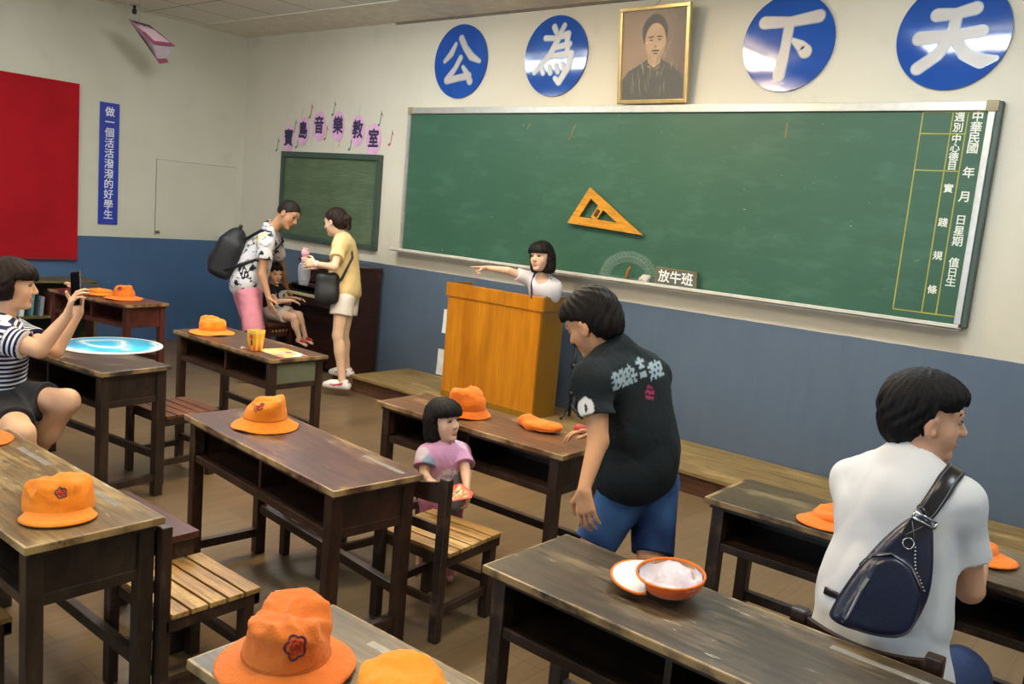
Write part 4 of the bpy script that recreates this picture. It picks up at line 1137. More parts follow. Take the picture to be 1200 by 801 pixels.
class Hat:
    """bucket hat or peaked cap, soft crown pushed about by creases"""
    def __init__(s, label, loc, rz=0, key='mid', cols=('#e2761a', '#ec8420'), rc=.088, hc=.10, rb=.140, drop=.022, amp=.016, seed=1, lean=(0, 0), dent=.02, tilt=(0, 0), cap=False, emblem=None, flatz=1.0, sx=1.0):
        s.rc, s.hc, s.rb, s.drop, s.amp, s.seed, s.lean, s.dent, s.flat, s.sx = rc, hc, rb, drop, amp, seed, lean, dent, flatz, sx
        o = thing('peaked_cap' if cap else 'bucket_hat', label, 'hat', loc, R(rz), 'orange school hats on the desks')
        o.rotation_euler = (R(tilt[0]), R(tilt[1]), R(rz))
        mat = orange(key, *cols)
        n, m = 72, 22
        vs = []; fs = []
        for i in range(m+1):
            for k in range(n): vs.append(s.S(2*math.pi*k/n, i/m))
        for i in range(m):
            for k in range(n): fs.append((i*n+k, i*n+(k+1) % n, (i+1)*n+(k+1) % n, (i+1)*n+k))
        fs.append(tuple(range(n-1, -1, -1)))
        mb = MB(); mb.add(vs, fs, True); mb.obj('crown', mat, o)
        z0 = .004 if cap else drop
        vs = []; fs = []
        if not cap:
            for th in (0, .0035):
                for i in range(7):
                    f = i/6
                    for k in range(n):
                        a = 2*math.pi*k/n
                        r = rc*.99+(rb-rc)*f
                        w = .006*f*math.sin(3*a+seed)+.004*f*math.sin(5*a+2*seed)
                        vs.append((r*math.cos(a)*sx, r*math.sin(a), max(.001, drop*(1-f)**1.2+w*.6+.003)+th))
            N = 7*n
            for i in range(6):
                for k in range(n):
                    q = (i*n+k, i*n+(k+1) % n, (i+1)*n+(k+1) % n, (i+1)*n+k)
                    fs += [q[::-1], tuple(j+N for j in q)]
            for k in range(n): fs.append((6*n+k, 6*n+(k+1) % n, N+6*n+(k+1) % n, N+6*n+k))
            mb = MB(); mb.add(vs, fs, True); mb.obj('brim', mat, o)
            mb = MB()
            mb.tube([(1.012*rc*math.cos(2*math.pi*k/n)*sx, 1.012*rc*math.sin(2*math.pi*k/n), drop+.006) for k in range(n)], .0022, 6, True); mb.obj('seam', m_stitch, o)
        else:
            N = 0; nb = 20
            for th in (0, .004):
                for i in range(6):
                    f = i/5
                    for k in range(nb+1):
                        a = R(-66+132*k/nb)
                        r0 = rc*.97; ex = .068*max(0, math.cos(a*90/66.5))**.62
                        r = r0+ex*f
                        vs.append((r*math.cos(a), r*math.sin(a)*(1+.02*f), .012-.010*f+.014*math.cos(a*1.2)*(1-f)*.3-.012*f*(abs(a)/1.1)**2*.3+th+.003))
            N = 6*(nb+1)
            for i in range(5):
                for k in range(nb):
                    q = (i*(nb+1)+k, i*(nb+1)+k+1, (i+1)*(nb+1)+k+1, (i+1)*(nb+1)+k)
                    fs += [q[::-1], tuple(j+N for j in q)]
            for k in range(nb): fs.append((5*(nb+1)+k, 5*(nb+1)+k+1, N+5*(nb+1)+k+1, N+5*(nb+1)+k))
            for i in range(5):
                for k in (0, nb): fs.append((i*(nb+1)+k, (i+1)*(nb+1)+k, N+(i+1)*(nb+1)+k, N+i*(nb+1)+k))
            mb = MB(); mb.add(vs, fs, True); mb.obj('visor', mat, o)
        # top button
        p = s.S(0, 1.0)
        if emblem is not None:
            th0, t0, sz = emblem
            for rr, mm, nm, five in ((1.0, m_plum, 'emblem_ring', True), (.55, m_redst, 'emblem_flower', True), (.22, m_redst, 'emblem_centre', False)):
                pts = []
                for k in range(50):
                    a = 2*math.pi*k/50
                    r_ = sz*rr*((.80+.30*abs(math.sin(2.5*a))) if five else 1)
                    pts.append(s.S(th0+r_*math.cos(a)/rc, min(.98, max(.02, t0+r_*math.sin(a)/(hc*1.35))), .0022))
                mb = MB(); mb.tube(pts, .0021 if rr == 1 else .0018, 6, True)
                mb.obj(nm, mm, o)
        s.o = o
    def S(s, a, t, off=0.0):
        # t: 0 at the brim, 1 at the top of the crown
        ph = t*math.pi/2
        r = s.rc*(math.cos(ph)**.62); z = s.hc*(math.sin(ph)**.85)
        p = Vector((r*math.cos(a), r*math.sin(a), z))
        k = min(1, t*2.2)
        d = crease(p, s.seed)*s.amp*k
        nrm = Vector((math.cos(a)*math.cos(ph), math.sin(a)*math.cos(ph), math.sin(ph)+.05)).normalized()
        p += nrm*(d+off)
        p.z -= s.dent*(t**4)
        p.x += s.lean[0]*t*t; p.y += s.lean[1]*t*t
        p.z *= s.flat; p.x *= s.sx
        p.z = max(p.z, 0)+s.drop
        return tuple(p)
AM = ('#e27a12', '#ec8a1e'); MID = ('#df6a14', '#ea7a1e'); DP = ('#cf6a20', '#dc7a30')
DT = .701
Hat('orange bucket hat on the far end of the plum brown middle desk', (5.775, -3.575, DT), -55, 'amber', AM, rc=.090, hc=.100, rb=.142, seed=2, amp=.030, lean=(.0, .03), drop=.036, emblem=(-.1, .45, .022))
Hat('orange bucket hat on the brown desk with the cup', (3.53, -2.47, DT), -60, 'amber', AM, rc=.088, hc=.090, rb=.152, seed=5, amp=.028, lean=(-.02, 0))
Hat('orange bucket hat with a crumpled crown on the red desk by the side wall', (1.74, -2.215, DT), -60, 'mid', MID, rc=.088, hc=.095, rb=.155, seed=8, amp=.030, lean=(0, .02), emblem=(.0, .5, .02))
Hat('flattened orange bucket hat on the red desk, behind the taller one', (1.46, -2.28, DT), 20, 'amber', AM, rc=.09, hc=.06, rb=.125, seed=11, amp=.02, flatz=.6)
Hat('tall orange bucket hat on the tan desk, right behind the toddler', (6.075, -2.625, DT), -45, 'mid', MID, rc=.096, hc=.110, rb=.126, seed=14, amp=.024, drop=.034)
Hat('orange peaked cap with plum blossom badge on the straw coloured desk', (6.27, -4.635, DT), -24, 'amber', AM, rc=.098, hc=.098, seed=17, amp=.024, drop=.004, cap=True, emblem=(.1, .55, .019), lean=(-.01, 0), sx=1.0)
Hat('orange hat cut off by the left edge on the straw coloured desk', (5.405, -4.585, DT), -20, 'mid', MID, rc=.09, hc=.10, rb=.14, seed=19, amp=.018)
Hat('large orange bucket hat with plum blossom badge on the nearest desk', (7.437, -4.655, DT), -38, 'deep', DP, rc=.092, hc=.106, rb=.150, seed=23, amp=.042, lean=(.0, -.01), dent=.02, emblem=(.22, .34, .021), drop=.024)
Hat('yellow orange peaked cap beside the large hat on the nearest desk', (7.715, -4.575, DT), -75, 'yellow', ('#e28916', '#ec9824'), rc=.100, hc=.085, seed=27, amp=.016, drop=.004, cap=True)
Hat('orange hat on the ashen desk, brim showing left of the man in white', (7.90, -2.62, DT), -110, 'mid', MID, rc=.085, hc=.05, seed=31, amp=.014, drop=.004, cap=True)
Hat('orange cap on the ashen desk, peak showing right of the seated man in white', (8.34, -2.53, DT), -20, 'mid', MID, rc=.075, hc=.05, seed=33, amp=.012, drop=.004, cap=True)
# folded hat lying flat on the tan desk
Bf = Body()
X_ = np.array([[.97, .24, 0], [-.24, .97, 0], [0, 0, 1.]])
Bf.ell((0, 0, .022), X_, (.105, .062, .024), .02); Bf.ell((-.075, -.02, .035), X_, (.035, .03, .028), .03); Bf.ell((.05, .02, .03), X_, (.06, .045, .02), .02)
Bf.cap((-.10, -.03, .02), (-.02, -.05, .012), .02, .014, .02)
Bf.disp = lambda P: .004*wob(P, 60, 3)
Bf.plane((0, 0, .001), (0, 0, -1))
fh = thing('folded_hat', 'orange hat folded flat on the tan desk, beside the boy in black', 'hat', (6.47, -2.53, DT), R(-12), 'orange school hats on the desks')
sdf_obj('folded_cloth', Bf, .005, lin('#ee6d14'), orange('mid', *MID), fh, origin=(0, 0, 0))
MB().tube([(-.095, -.04, .012), (-.02, -.062, .010), (.06, -.045, .012), (.10, .0, .014)], .003, 6).obj('seam', m_stitch, fh)
# upturned cap with white lining
uc = thing('peaked_cap', 'upturned orange cap showing its white lining on the grey worn desk', 'hat', (7.815, -3.665, DT), R(196), 'orange school hats on the desks')
n, m = 64, 16
def bowl(f, a, r, h, seed, amp):
    ph = f*math.pi/2
    rr = r*math.sin(ph)**.75 if f > 0 else 0; z = h*(1-math.cos(ph)**1.1)
    p = Vector((rr*math.cos(a), rr*math.sin(a)*1.0, z))
    p += Vector((math.cos(a)*f*.6, math.sin(a)*f*.6, 1.3*(1-f*f)))*amp*crease(p*1.5, seed)*(1-.6*f)
    return p
Mu = Matrix.Translation((0, 0, -.010)) @ Matrix.Rotation(R(3), 4, 'Y') @ Matrix.Rotation(R(-5), 4, 'X')
for nm, r, h, seed, amp, mt, zo in (('crown', .094, .058, 40, .005, orange('red', '#d9561a', '#e5651f'), .018), ('lining', .090, .034, 47, .042, plain('white lining', '#cfc8d2', .7), .036)):
    vs = [Mu @ (bowl(i/m, 2*math.pi*k/n, r, h, seed, amp)+Vector((0, 0, zo))) for i in range(1, m+1) for k in range(n)]
    fs = [tuple(range(n))]+[(i*n+k, i*n+(k+1) % n, (i+1)*n+(k+1) % n, (i+1)*n+k) for i in range(m-1) for k in range(n)]
    mb = MB(); mb.add(vs, fs, True); mb.obj(nm, mt, uc)
mb = MB(); mb.tube([Mu @ Vector((.0925*math.cos(2*math.pi*k/n), .0925*math.sin(2*math.pi*k/n), .0765)) for k in range(n)], .0035, 8, True); mb.obj('rim', orange('mid', *MID), uc)
mb = MB()
sw = [[Mu @ Vector((r_*math.cos(2*math.pi*k/n), r_*math.sin(2*math.pi*k/n), z_)) for k in range(n)] for r_, z_ in ((.0915, .0755), (.0875, .056))]
mb.add(sw[0]+sw[1], [(k, (k+1) % n, n+(k+1) % n, n+k) for k in range(n)], True); mb.obj('sweatband', plain('tan sweatband', '#b98a5c', .7), uc)
vs = []; nb = 22
for z_, mt in ((.0, 0), (.004, 1)):
    for i in range(7):
        f = i/6
        for k in range(nb+1):
            a = R(-60+120*k/nb); r_ = .092+.072*f*max(0, math.cos(a*90/60))**.62
            vs.append(Mu @ Vector((r_*math.cos(a), r_*math.sin(a), .073-.018*f+z_-.014*f*(abs(a))**2)))
N = 7*(nb+1)
q = [(i*(nb+1)+k, i*(nb+1)+k+1, (i+1)*(nb+1)+k+1, (i+1)*(nb+1)+k) for i in range(6) for k in range(nb)]
mb = MB(); mb.add(vs[:N], [f[::-1] for f in q], True); mb.obj('visor', orange('mid', *MID), uc)
mb = MB(); mb.add(vs[N:], q, True); mb.obj('visor_underside', plain('white visor cloth', '#e6e2de', .7), uc)
edge = [vs[N+6*(nb+1)+k] for k in range(nb+1)]; mb = MB(); mb.tube(edge, .0035, 8); mb.obj('visor_edge', orange('mid', *MID), uc)

# ------------------------------------------------------------------ small things on the desks
cu = thing('paper_cup_box', 'orange and yellow square paper cup on the brown desk beside a printed sheet', 'cup', (4.19, -2.565, DT), R(10))
t = NT('cup card'); o = t.coords(); x, y, z = t.sep(o)[:3]
c = t.mix(t.ramp(z, .012, .05), lin('#d8641a'), lin('#e6a82a'))
c = t.mix(t.math('GREATER_THAN', z, .108), c, lin('#f0cf62'))
st_ = t.math('GREATER_THAN', t.math('SINE', t.math('MULTIPLY', t.math('ADD', x, y), 150.0)), .45)
c = t.mix(t.math('MULTIPLY', st_, .55), c, lin('#f4d67a'))
m_cup = t.out(c, .5)
mb = MB(); r0, r1, hh = .034, .045, .125
vs = []
for r_, z_ in ((r0, 0), (r1, hh), (r1-.003, hh), (r0-.002, .004)):
    vs += [(sx*r_*math.sqrt(.8), sy*r_*math.sqrt(.8), z_+(.006 if z_ == hh and sx*sy > 0 else 0)) for sx, sy in ((-1, -1), (1, -1), (1, 1), (-1, 1))]
fs = [(3, 2, 1, 0), (12, 13, 14, 15)]
for l in range(3): fs += [(4*l+k, 4*l+(k+1) % 4, 4*l+4+(k+1) % 4, 4*l+4+k) for k in range(4)]
mb.add(vs, fs); mb.obj('cup_wall', m_cup, cu)
MB().prism([(.014*math.cos(a*math.pi/8), .018*math.sin(a*math.pi/8)) for a in range(16)], 0, .0015, frame((0, -.0385, .088), (1, 0, 0), (0, -.09, 1))).obj('printed_badge', plain('printed badge', '#c9503a', .5), cu)
MB().prism([(-.006, -.02), (.006, -.02), (.008, .014), (-.008, .014)], 0, .0012, frame((0, -.0355, .052), (1, 0, 0), (0, -.09, 1))).obj('printed_figure', plain('printed figure', '#6a3a1c', .5), cu)
bx_ = thing('eraser', 'small white eraser beside the orange paper cup', 'eraser', (4.13, -2.615, DT), R(-10))
MB().box((-.018, -.01, 0), (.010, .01, .012), .002).obj('rubber', plain('white rubber', '#e2ded6', .6), bx_)
MB().box((.010, -.0105, 0), (.020, .0105, .0125), .001).obj('sleeve', plain('eraser sleeve', '#d98c4a', .6), bx_)
# printed sheet
def printed(name, base, cols, scale, rough=.45):
    t = NT(name); o = t.coords((scale, scale, 0))
    v = t.node('ShaderNodeTexVoronoi'); v.inputs['Scale'].default_value = 1; t.link(o, v.inputs['Vector'])
    sx_, sy_, sz_ = t.sep(v.outputs['Color'])[:3]
    c = lin(base)
    for i, h in enumerate(cols):
        th = .28+.72*i/len(cols)
        c = t.mix(t.math('GREATER_THAN', sx_, th), c, lin(h))
    return t.out(c, rough)
ps = thing('printed_sheet', 'colourful printed sheet lying on the near end of the brown desk', 'sheet', (4.345, -2.47, DT), R(-6))
mb = MB(); mb.box((-.15, -.095, 0), (.15, .095, .003)); mb.obj('sheet', printed('sheet print', '#e0b558', ['#ebe3cf', '#e09a4a', '#e6c98a', '#d67a68'], 11), ps)
MB().prism([(.05*math.cos(a*math.pi/12), .05*math.sin(a*math.pi/12)) for a in range(24)], .003, .0036, Matrix.Translation((.015, .01, 0))).obj('printed_figure', plain('pink print', '#e2a79a', .5), ps)
MB().prism([(.018*math.cos(a*math.pi/12), .022*math.sin(a*math.pi/12)) for a in range(24)], .0036, .0041, Matrix.Translation((.012, .035, 0))).obj('printed_hair', plain('dark print', '#4a3a36', .5), ps)
# round blue board
rbd = thing('round_board', 'round board printed with a blue swirl and white rim, on the dark desk', 'board', (3.925, -3.365, .7315))
t = NT('blue swirl print'); o = t.coords(); w = t.node('ShaderNodeTexWave', wave_type='RINGS', rings_direction='Z')
mpn = t.node('ShaderNodeMapping'); mpn.inputs['Location'].default_value = (.07, .05, 0); t.link(o, mpn.inputs[0]); t.link(mpn.outputs[0], w.inputs['Vector'])
w.inputs['Scale'].default_value = 1.5; w.inputs['Distortion'].default_value = 9.0; w.inputs['Detail'].default_value = 4; w.inputs['Detail Scale'].default_value = 1.2
c = t.mix(t.ramp(w.outputs['Fac'], .45, .95), lin('#3fb4e2'), lin('#8fd2ee'))
c = t.mix(t.ramp(w.outputs['Fac'], .90, .99), c, lin('#d9eef6'))
m_sw = t.out(c, .25)
RB = .285
mb = MB(); mb.lathe([(0, 0), (RB, 0), (RB, .006), (0, .006)], 64, None, False); mb.obj('board_disc', plain('white card rim', '#e6e8ea', .35), rbd)
MB().lathe([(0, .006), (RB-.022, .006), (RB-.022, .0068), (0, .0068)], 64, None, False).obj('swirl_print', m_sw, rbd)
# dark cloth bag on the far end of the red desk
Bg = Body(); Bg.ell((0, 0, .025), np.eye(3), (.14, .10, .035), .02); Bg.ell((.08, .02, .02), np.eye(3), (.07, .06, .02), .03); Bg.disp = lambda P: .004*wob(P, 40, 5); Bg.plane((0, 0, .001), (0, 0, -1))
dc = thing('dark_cap', 'dark grey soft cap lying on the far edge of the red desk behind the phone', 'hat', (1.155, -2.25, DT))
sdf_obj('soft_crown', Bg, .006, lin('#2c3138'), plain('dark grey cloth', '#2b3037', .8, .12, 12, bump=.3), dc, origin=(0, 0, 0))
MB().lathe([(.0, .002), (.17, .002), (.17, .005), (.0, .005)], 40, Matrix.Diagonal((1, .72, 1, 1)), False).obj('brim', plain('dark grey cloth', '#2b3037', .8), dc)
# ------------------------------------------------------------------ people
m_skin = {}
def skin_mat(key):
    if key not in m_skin: m_skin[key] = vcol('skin '+key, .55, .35, False, .12)
    return m_skin[key]
t = NT('eye'); o = t.coords(); x, y, z = t.sep(o)[:3]
t_e = t
m_eyew = plain('eye white', '#8d8378', .75, spec=.1); m_iris = plain('dark iris', '#1d120c', .45, spec=.2); m_brow = plain('eyebrow hair', '#1f1713', .7)

def hair_mat(key, a, b):
    nm = 'hair '+key
    if nm in MATS: return MATS[nm]
    t = NT(nm)
    g = t.ramp(t.noise(t.coords((60, 60, 5)), 2.0, 4, .6), .3, .7)
    t.bump(t.noise(t.coords((80, 80, 6)), 2.5, 4, .6), .5, .006)
    MATS[nm] = t.out(t.mix(g, tuple(x*.7 for x in lin(a)), tuple(x*.7 for x in lin(b))), .55, .16)
    return MATS[nm]

def add_hand(B, w, d, n, side, s, curl, thumb=.7, col=None, spread=.0):
    """palm, four bent fingers of different lengths and a thumb leaving the side of the palm.
    w wrist, d towards the fingers, n out of the palm, side +1/-1: which way the thumb lies along d x n"""
    d = unit(d); n = A(n)-d*(A(n)@d); n = unit(n); t = np.cross(d, n)*side
    w = A(w)
    kn = []
    k = .010*s
    for i in range(4):
        off = (.030-.020*i)*s
        base = w+d*.012*s+t*off*.55
        kp = w+d*(.082-.004*abs(i-1)**1.3)*s+t*off
        B.cap(base, kp, .0135*s, .0105*s, .014*s, col)
        kn.append(kp)
    lens = [(.042, .025, .020), (.047, .029, .021), (.043, .027, .021), (.034, .020, .018)]
    for i in range(4):
        c = curl[i] if isinstance(curl, (list, tuple)) else curl
        dd = unit(d+t*(.5-.33*i)*spread); p = kn[i]; ang = 0
        rad = (.0088, .0078, .0068)
        for j, l in enumerate(lens[i]):
            ang += c*(.75, 1.0, .7)[j]
            v = dd*math.cos(ang)+n*math.sin(ang)
            q = p+v*l*s
            B.cap(p, q, rad[j]*s*(.93 if i == 3 else 1), rad[j]*s*.88*(.93 if i == 3 else 1), .004*s, col)
            p = q
    p = w+d*.022*s+t*.026*s
    v = unit(d*.62+t*.75+n*.30*thumb); q = p+v*.040*s; B.cap(p, q, .0145*s, .0105*s, .012*s, col)
    v = unit(d*.85+t*.30+n*.55*thumb); r = q+v*.032*s; B.cap(q, r, .0105*s, .009*s, .005*s, col)
    v = unit(d*.95+t*.0+n*.6*thumb); B.cap(r, r+v*.024*s, .009*s, .0075*s, .005*s, col)

def head_frame(J, hs):
    f = unit(J['look']); u = A(J['up']); u = unit(u-f*(u@f)); l = np.cross(u, f)
    X = np.stack([f, l, u])        # rows: forward, left, up
    c = A(J['head'])
    return X, c, (lambda a, b, z: c+(f*a+l*b+u*z)*hs)

def add_head(B, J, hs, skin, lip, child=0.0):
    X, c, pt = head_frame(J, hs)
    e = lambda p, r, k=.02, col=None, op='u': B.ell(pt(*p), X, A(r)*hs, k*hs, col, op)
    e((-.012, 0, .022), (.098, .077, .098))
    e((.022, 0, -.050), (.064, .057-.0*child, .066), .03)
    e((.046, .030, -.030), (.030, .030, .034), .02); e((.046, -.030, -.030), (.030, .030, .034), .02)
    e((.062, 0, -.098), (.024, .026, .018), .02)
    B.cap(pt(.074, -.032, .022), pt(.074, .032, .022), .014*hs, .014*hs, .02*hs)
    for s in (-1, 1):
        e((.097, .032*s, .000), (.014, .020, .011), .012, None, 's')
        e((-.002, .078*s, -.014), (.019, .008, .031), .006)
        e((.008, .084*s, -.014), (.010, .006, .018), .004, None, 's')
    B.cap(pt(.086, 0, .006), pt(.104-.006*child, 0, -.030), .008*hs, .0115*hs, .010*hs)
    for s in (-1, 1): B.ell(pt(.095, .010*s, -.034), X, A((.010, .008, .008))*hs, .006*hs)
    e((.081, 0, -.0635), (.013, .023, .0058), .004, lip); e((.080, 0, -.0735), (.012, .020, .0065), .004, lip)

def add_face_parts(body, base, J, hs, brow=True, eyes=True):
    X, c, pt = head_frame(J, hs)
    f, l, u = [Vector(v) for v in X]
    b = Vector(base)
    for s in (-1, 1):
        p = Vector(pt(.0765, .0315*s, .0005))-b
        M = Matrix((f*.0095*hs, l*.0150*hs, u*.0062*hs)).transposed().to_4x4(); M.translation = p
        bm = bmesh.new(); bmesh.ops.create_uvsphere(bm, u_segments=16, v_segments=10, radius=1)
        e = MB().frombm(bm, M, True).obj('eye', m_eyew, body)
        M2 = Matrix((f*.0072*hs, l*.0092*hs, u*.0062*hs)).transposed().to_4x4(); M2.translation = p+f*.0035*hs
        bm = bmesh.new(); bmesh.ops.create_uvsphere(bm, u_segments=14, v_segments=8, radius=1)
        MB().frombm(bm, M2, True).obj('iris', m_iris, e)
        if brow:
            pts = [Vector(pt(.088-.012*abs(k-1)*.6-.004*(k > 1), (.017+.013*k)*s, .0245+.004*math.sin(k*1.2)))-b for k in range(4)]
            MB().tube(pts, [.0024*hs, .0032*hs, .003*hs, .0014*hs], 8).obj('eyebrow', m_brow, body)
            lid = [Vector(pt(.0865-.010*abs(k-1.5)*.35, (.0315+.0115*(k-1.5))*s, .0068-.002*abs(k-1.5)))-b for k in range(4)]
            MB().tube(lid, [.0012*hs, .0019*hs, .0019*hs, .0012*hs], 6).obj('eyelid', m_brow, body)

def hair(style, J, hs, h, mat, body, base):
    X, c, pt = head_frame(J, hs)
    f, l, u = X
    B = Body()
    e = lambda p, r, k=.02, op='u': B.ell(pt(*p), X, A(r)*hs, k*hs, None, op)
    loc_ = lambda P: (P-c)@X.T/hs
    amp = .0022
    if style == 'buzz':
        e((-.012, 0, .026), (.1015, .080, .0985))
        B.func(lambda P: (lambda q: (q[..., 0]*.70-q[..., 2]*.71-.012+.00*np.abs(q[..., 1]))*hs)(loc_(P)))
        amp = .0008
    elif style == 'short':
        e((-.014, 0, .030), (.109, .0835, .105)); e((.034, 0, .062), (.070, .070, .048), .03)
        e((-.06, 0, -.03), (.052, .066, .060), .03)
        B.func(lambda P: (lambda q: np.maximum(np.maximum((q[..., 0]-.004)*.9-np.maximum(q[..., 2]-.036-.012*np.sin(q[..., 1]*130+1)-.006*np.sin(q[..., 1]*310), 0)*4, -.080-.35*np.maximum(q[..., 0]+.06, 0)-q[..., 2]), (np.abs(q[..., 1])-.062)*.0-1)*hs)(loc_(P)), .006)
        amp = .0030
    elif style in ('bob', 'bobkid'):
        low = -.125 if style == 'bobkid' else -.075
        e((-.012, 0, .030), (.114, .096, .106))
        for s in (-1, 0, 1):
            B.cap(pt(-.030, .050*s, .0), pt(-.034, .056*s, low+.045), .062*hs, .058*hs, .03*hs)
        e((.030, 0, .050), (.078, .084, .060), .03)
        fr = .028
        B.func(lambda P: (lambda q: -np.minimum(np.minimum(q[..., 0]-.030+.25*np.maximum(-q[..., 2]-.02, 0), .066-np.abs(q[..., 1])), fr-q[..., 2])*hs*-1)(loc_(P)), .006) if False else None
        def face(P):
            q = loc_(P)
            a = np.minimum(q[..., 0]-(.020+.25*np.maximum(-q[..., 2]-.05, 0)), fr+.004*np.sin(q[..., 1]*260)-q[..., 2])   # >0 inside the open face
            b = np.minimum(q[..., 0]-.012, -.035-q[..., 2])                                        # throat
            return np.maximum(a, np.minimum(b, .075-np.abs(q[..., 1])))*hs
        B.func(face, .006)
        B.plane(pt(0, 0, low), -u+.15*f, .012)
        amp = .0026
    elif style == 'bun':
        e((-.014, 0, .028), (.108, .085, .103)); e((-.05, 0, -.02), (.060, .070, .060), .03)
        B.func(lambda P: (lambda q: (np.maximum(q[..., 0]*.80-q[..., 2]*.60-.014, -.085-q[..., 2]))*hs)(loc_(P)), .006)
        e((-.118, 0, .010), (.036, .034, .036), .01)
        B.cap(pt(-.120, 0, .0), pt(-.130, .0, -.075), .034*hs, .020*hs, .02*hs)
        amp = .0028
    def disp(P):
        q = loc_(P); a = np.arctan2(q[..., 1], -q[..., 0]+.01)
        return amp*hs*(np.sin(a*17+6*np.sin(q[..., 2]*30))*.6+np.sin(a*41+q[..., 2]*70)*.5+wob(q, 40, 4)*.9)
    B.disp = disp
    return sdf_obj('hair', B, h, (.02, .02, .02), mat, body, None, None, base)

def person(key, label, s, hs, skin, lip, cfg):
    J = {k: A(v) for k, v in JOINTS[key].items()}
    w = cfg.get('w', 1.0); h = cfg.get('h', .006)
    base = np.array([J['pel'][0], J['pel'][1], cfg.get('z0', 0.0)])
    up = unit(J['neck']-J['pel']); sd = J['shL']-J['shR']; sd = unit(sd-up*(sd@up)); fw = np.cross(sd, up)
    X = np.stack([fw, sd, up])
    hd_ = J['hipL']-J['hipR']; 
    B = Body()
    def torso(B, g=0.0, col=None):
        L = np.linalg.norm(J['neck']-J['pel'])
        Xp = X
        B.ell(J['pel']+up*.02*s, Xp, (.112*s*w+g, .158*s*w+g, .12*s+g), .05*s, col)
        B.ell(J['pel']*.58+J['chest']*.42, Xp, (.100*s*w+g, .132*s*w+g, .15*s+g), .06*s, col)
        B.ell(J['chest'], Xp, (.108*s*w+g, .150*s*(.5+.5*w)+g, .17*s+g), .06*s, col)
        B.cap(J['shL']-up*.01*s, J['shR']-up*.01*s, .052*s+g, .052*s+g, .05*s, col)
        nb = J['neck']
        for q in ('shL', 'shR'): B.cap(nb-up*.02*s-fw*.01*s, J[q]*.8+nb*.2, .045*s+g, .040*s+g, .04*s, col)
    torso(B)
    for q in 'LR':
        sh, el, wr = J['sh'+q], J['el'+q], J['wr'+q]
        B.cap(sh, el, .047*s*w, .037*s*w, .03*s); B.cap(el, wr, .038*s*w, .024*s, .012*s)
        if 'hd'+q in J:
            B_t = -1 if q == 'L' else 1
            add_hand(B, wr, J['hd'+q], J['hn'+q], cfg.get('thumb'+q, B_t), s*cfg.get('hand', 1.0), cfg.get('curl'+q, .35), cfg.get('th', .7), None, cfg.get('spread', .2))
        hp, kn, an = J['hip'+q], J['kn'+q], J['an'+q]
        B.cap(hp, kn, .084*s*w, .055*s*w, .05*s); B.cap(kn, an, .054*s*w, .034*s, .02*s)
        mid = kn*.68+an*.32; back = unit(np.cross(unit(an-kn), sd)); B.ell(mid+back*(-.006)*s, np.eye(3), (.05*s*w, .05*s*w, .085*s), .03*s)
        toe = cfg.get('toe'+q, fw*A((1, 1, 0))); toe = unit(toe)
        a0 = an.copy(); B.cap(a0+A((0, 0, -.045*s))-toe*.03*s, a0+A((0, 0, -.052*s))+toe*.13*s, .032*s, .024*s, .03*s)
    B.cap(J['neck']-up*.03*s, J['head']*.85+J['neck']*.15-unit(J['look'])*.012*hs, .054*s*cfg.get('nk', 1), .050*s*cfg.get('nk', 1), .03*s)
    add_head(B, J, hs, skin, lip, cfg.get('child', 0))
    body = sdf_obj('person', B, h, skin, skin_mat(key), None, None, None, base)
    tag(body, label, 'person')
    add_face_parts(body, base, J, hs)
    hair(cfg['hair'], J, hs, min(h, .005), hair_mat(*cfg['haircol']), body, base)
    K = dict(J=J, s=s, w=w, up=up, sd=sd, fw=fw, X=X, base=base, body=body, torso=torso, h=h)
    return K

ROT_ = np.array([[.8, .1, .6], [.2, .95, -.3], [-.35, .2, .5]])
def shirt(K, base_col, mat, hem=-.02, sleeve=.62, g=.016, neck=.062, cols=None, attr=None, wr=.006, name='shirt', hemn=None, flare=1.0, sg=.016, vneck=0, loose=0.0):
    J, s, up = K['J'], K['s'], K['up']
    B = Body(); K['torso'](B, g*1.0)
    for q in 'LR':
        sh, el = J['sh'+q], J['el'+q]; e = sh+(el-sh)*sleeve
        B.cap(sh, e, .050*s*K['w']+sg*.6, .046*s*K['w']*flare+sg, .03*s, None, 'u', 0.0)
    B.cap(J['neck']-up*.03*s, J['neck']+up*.012*s, .060*s, .056*s, .03*s)
    hn = -up if hemn is None else A(hemn)
    B.plane(J['pel']+up*hem*s, hn, .003)
    nf = K['fw']
    B.cap(J['neck']+up*.010*s+nf*.016*s, J['neck']+up*.15*s+nf*.06*s, neck*s, .075*s, .004, None, 's')
    if vneck:
        B.cap(J['neck']+nf*.05*s+up*.03*s, J['neck']-up*vneck*s+nf*.115*s, .05*s, .012*s, .004, None, 's')
    if loose:
        m_ = J['pel']*.5+J['chest']*.5; w_ = K['w']
        B.ell(m_, K['X'], (.118*s*w_+g+loose*.5, .150*s*w_+g+loose, .24*s), .06*s)
        B.ell(J['pel']+up*.04*s, K['X'], (.122*s*w_+g+loose*.5, .166*s*w_+g+loose, .16*s), .05*s)
    K['shirtB'] = B
    if wr: B.disp = lambda P: wr*(.7*wob(P*A((1, 1, .7)), 20/s**.5, 7)+.9*(.45-np.abs(wob(P@ROT_, 24/s**.5, 9)))+.45*(.4-np.abs(wob(P@ROT_, 42/s**.5, 13))))
    return sdf_obj(name, B, K['h'], base_col, mat, K['body'], cols, attr, K['base'])

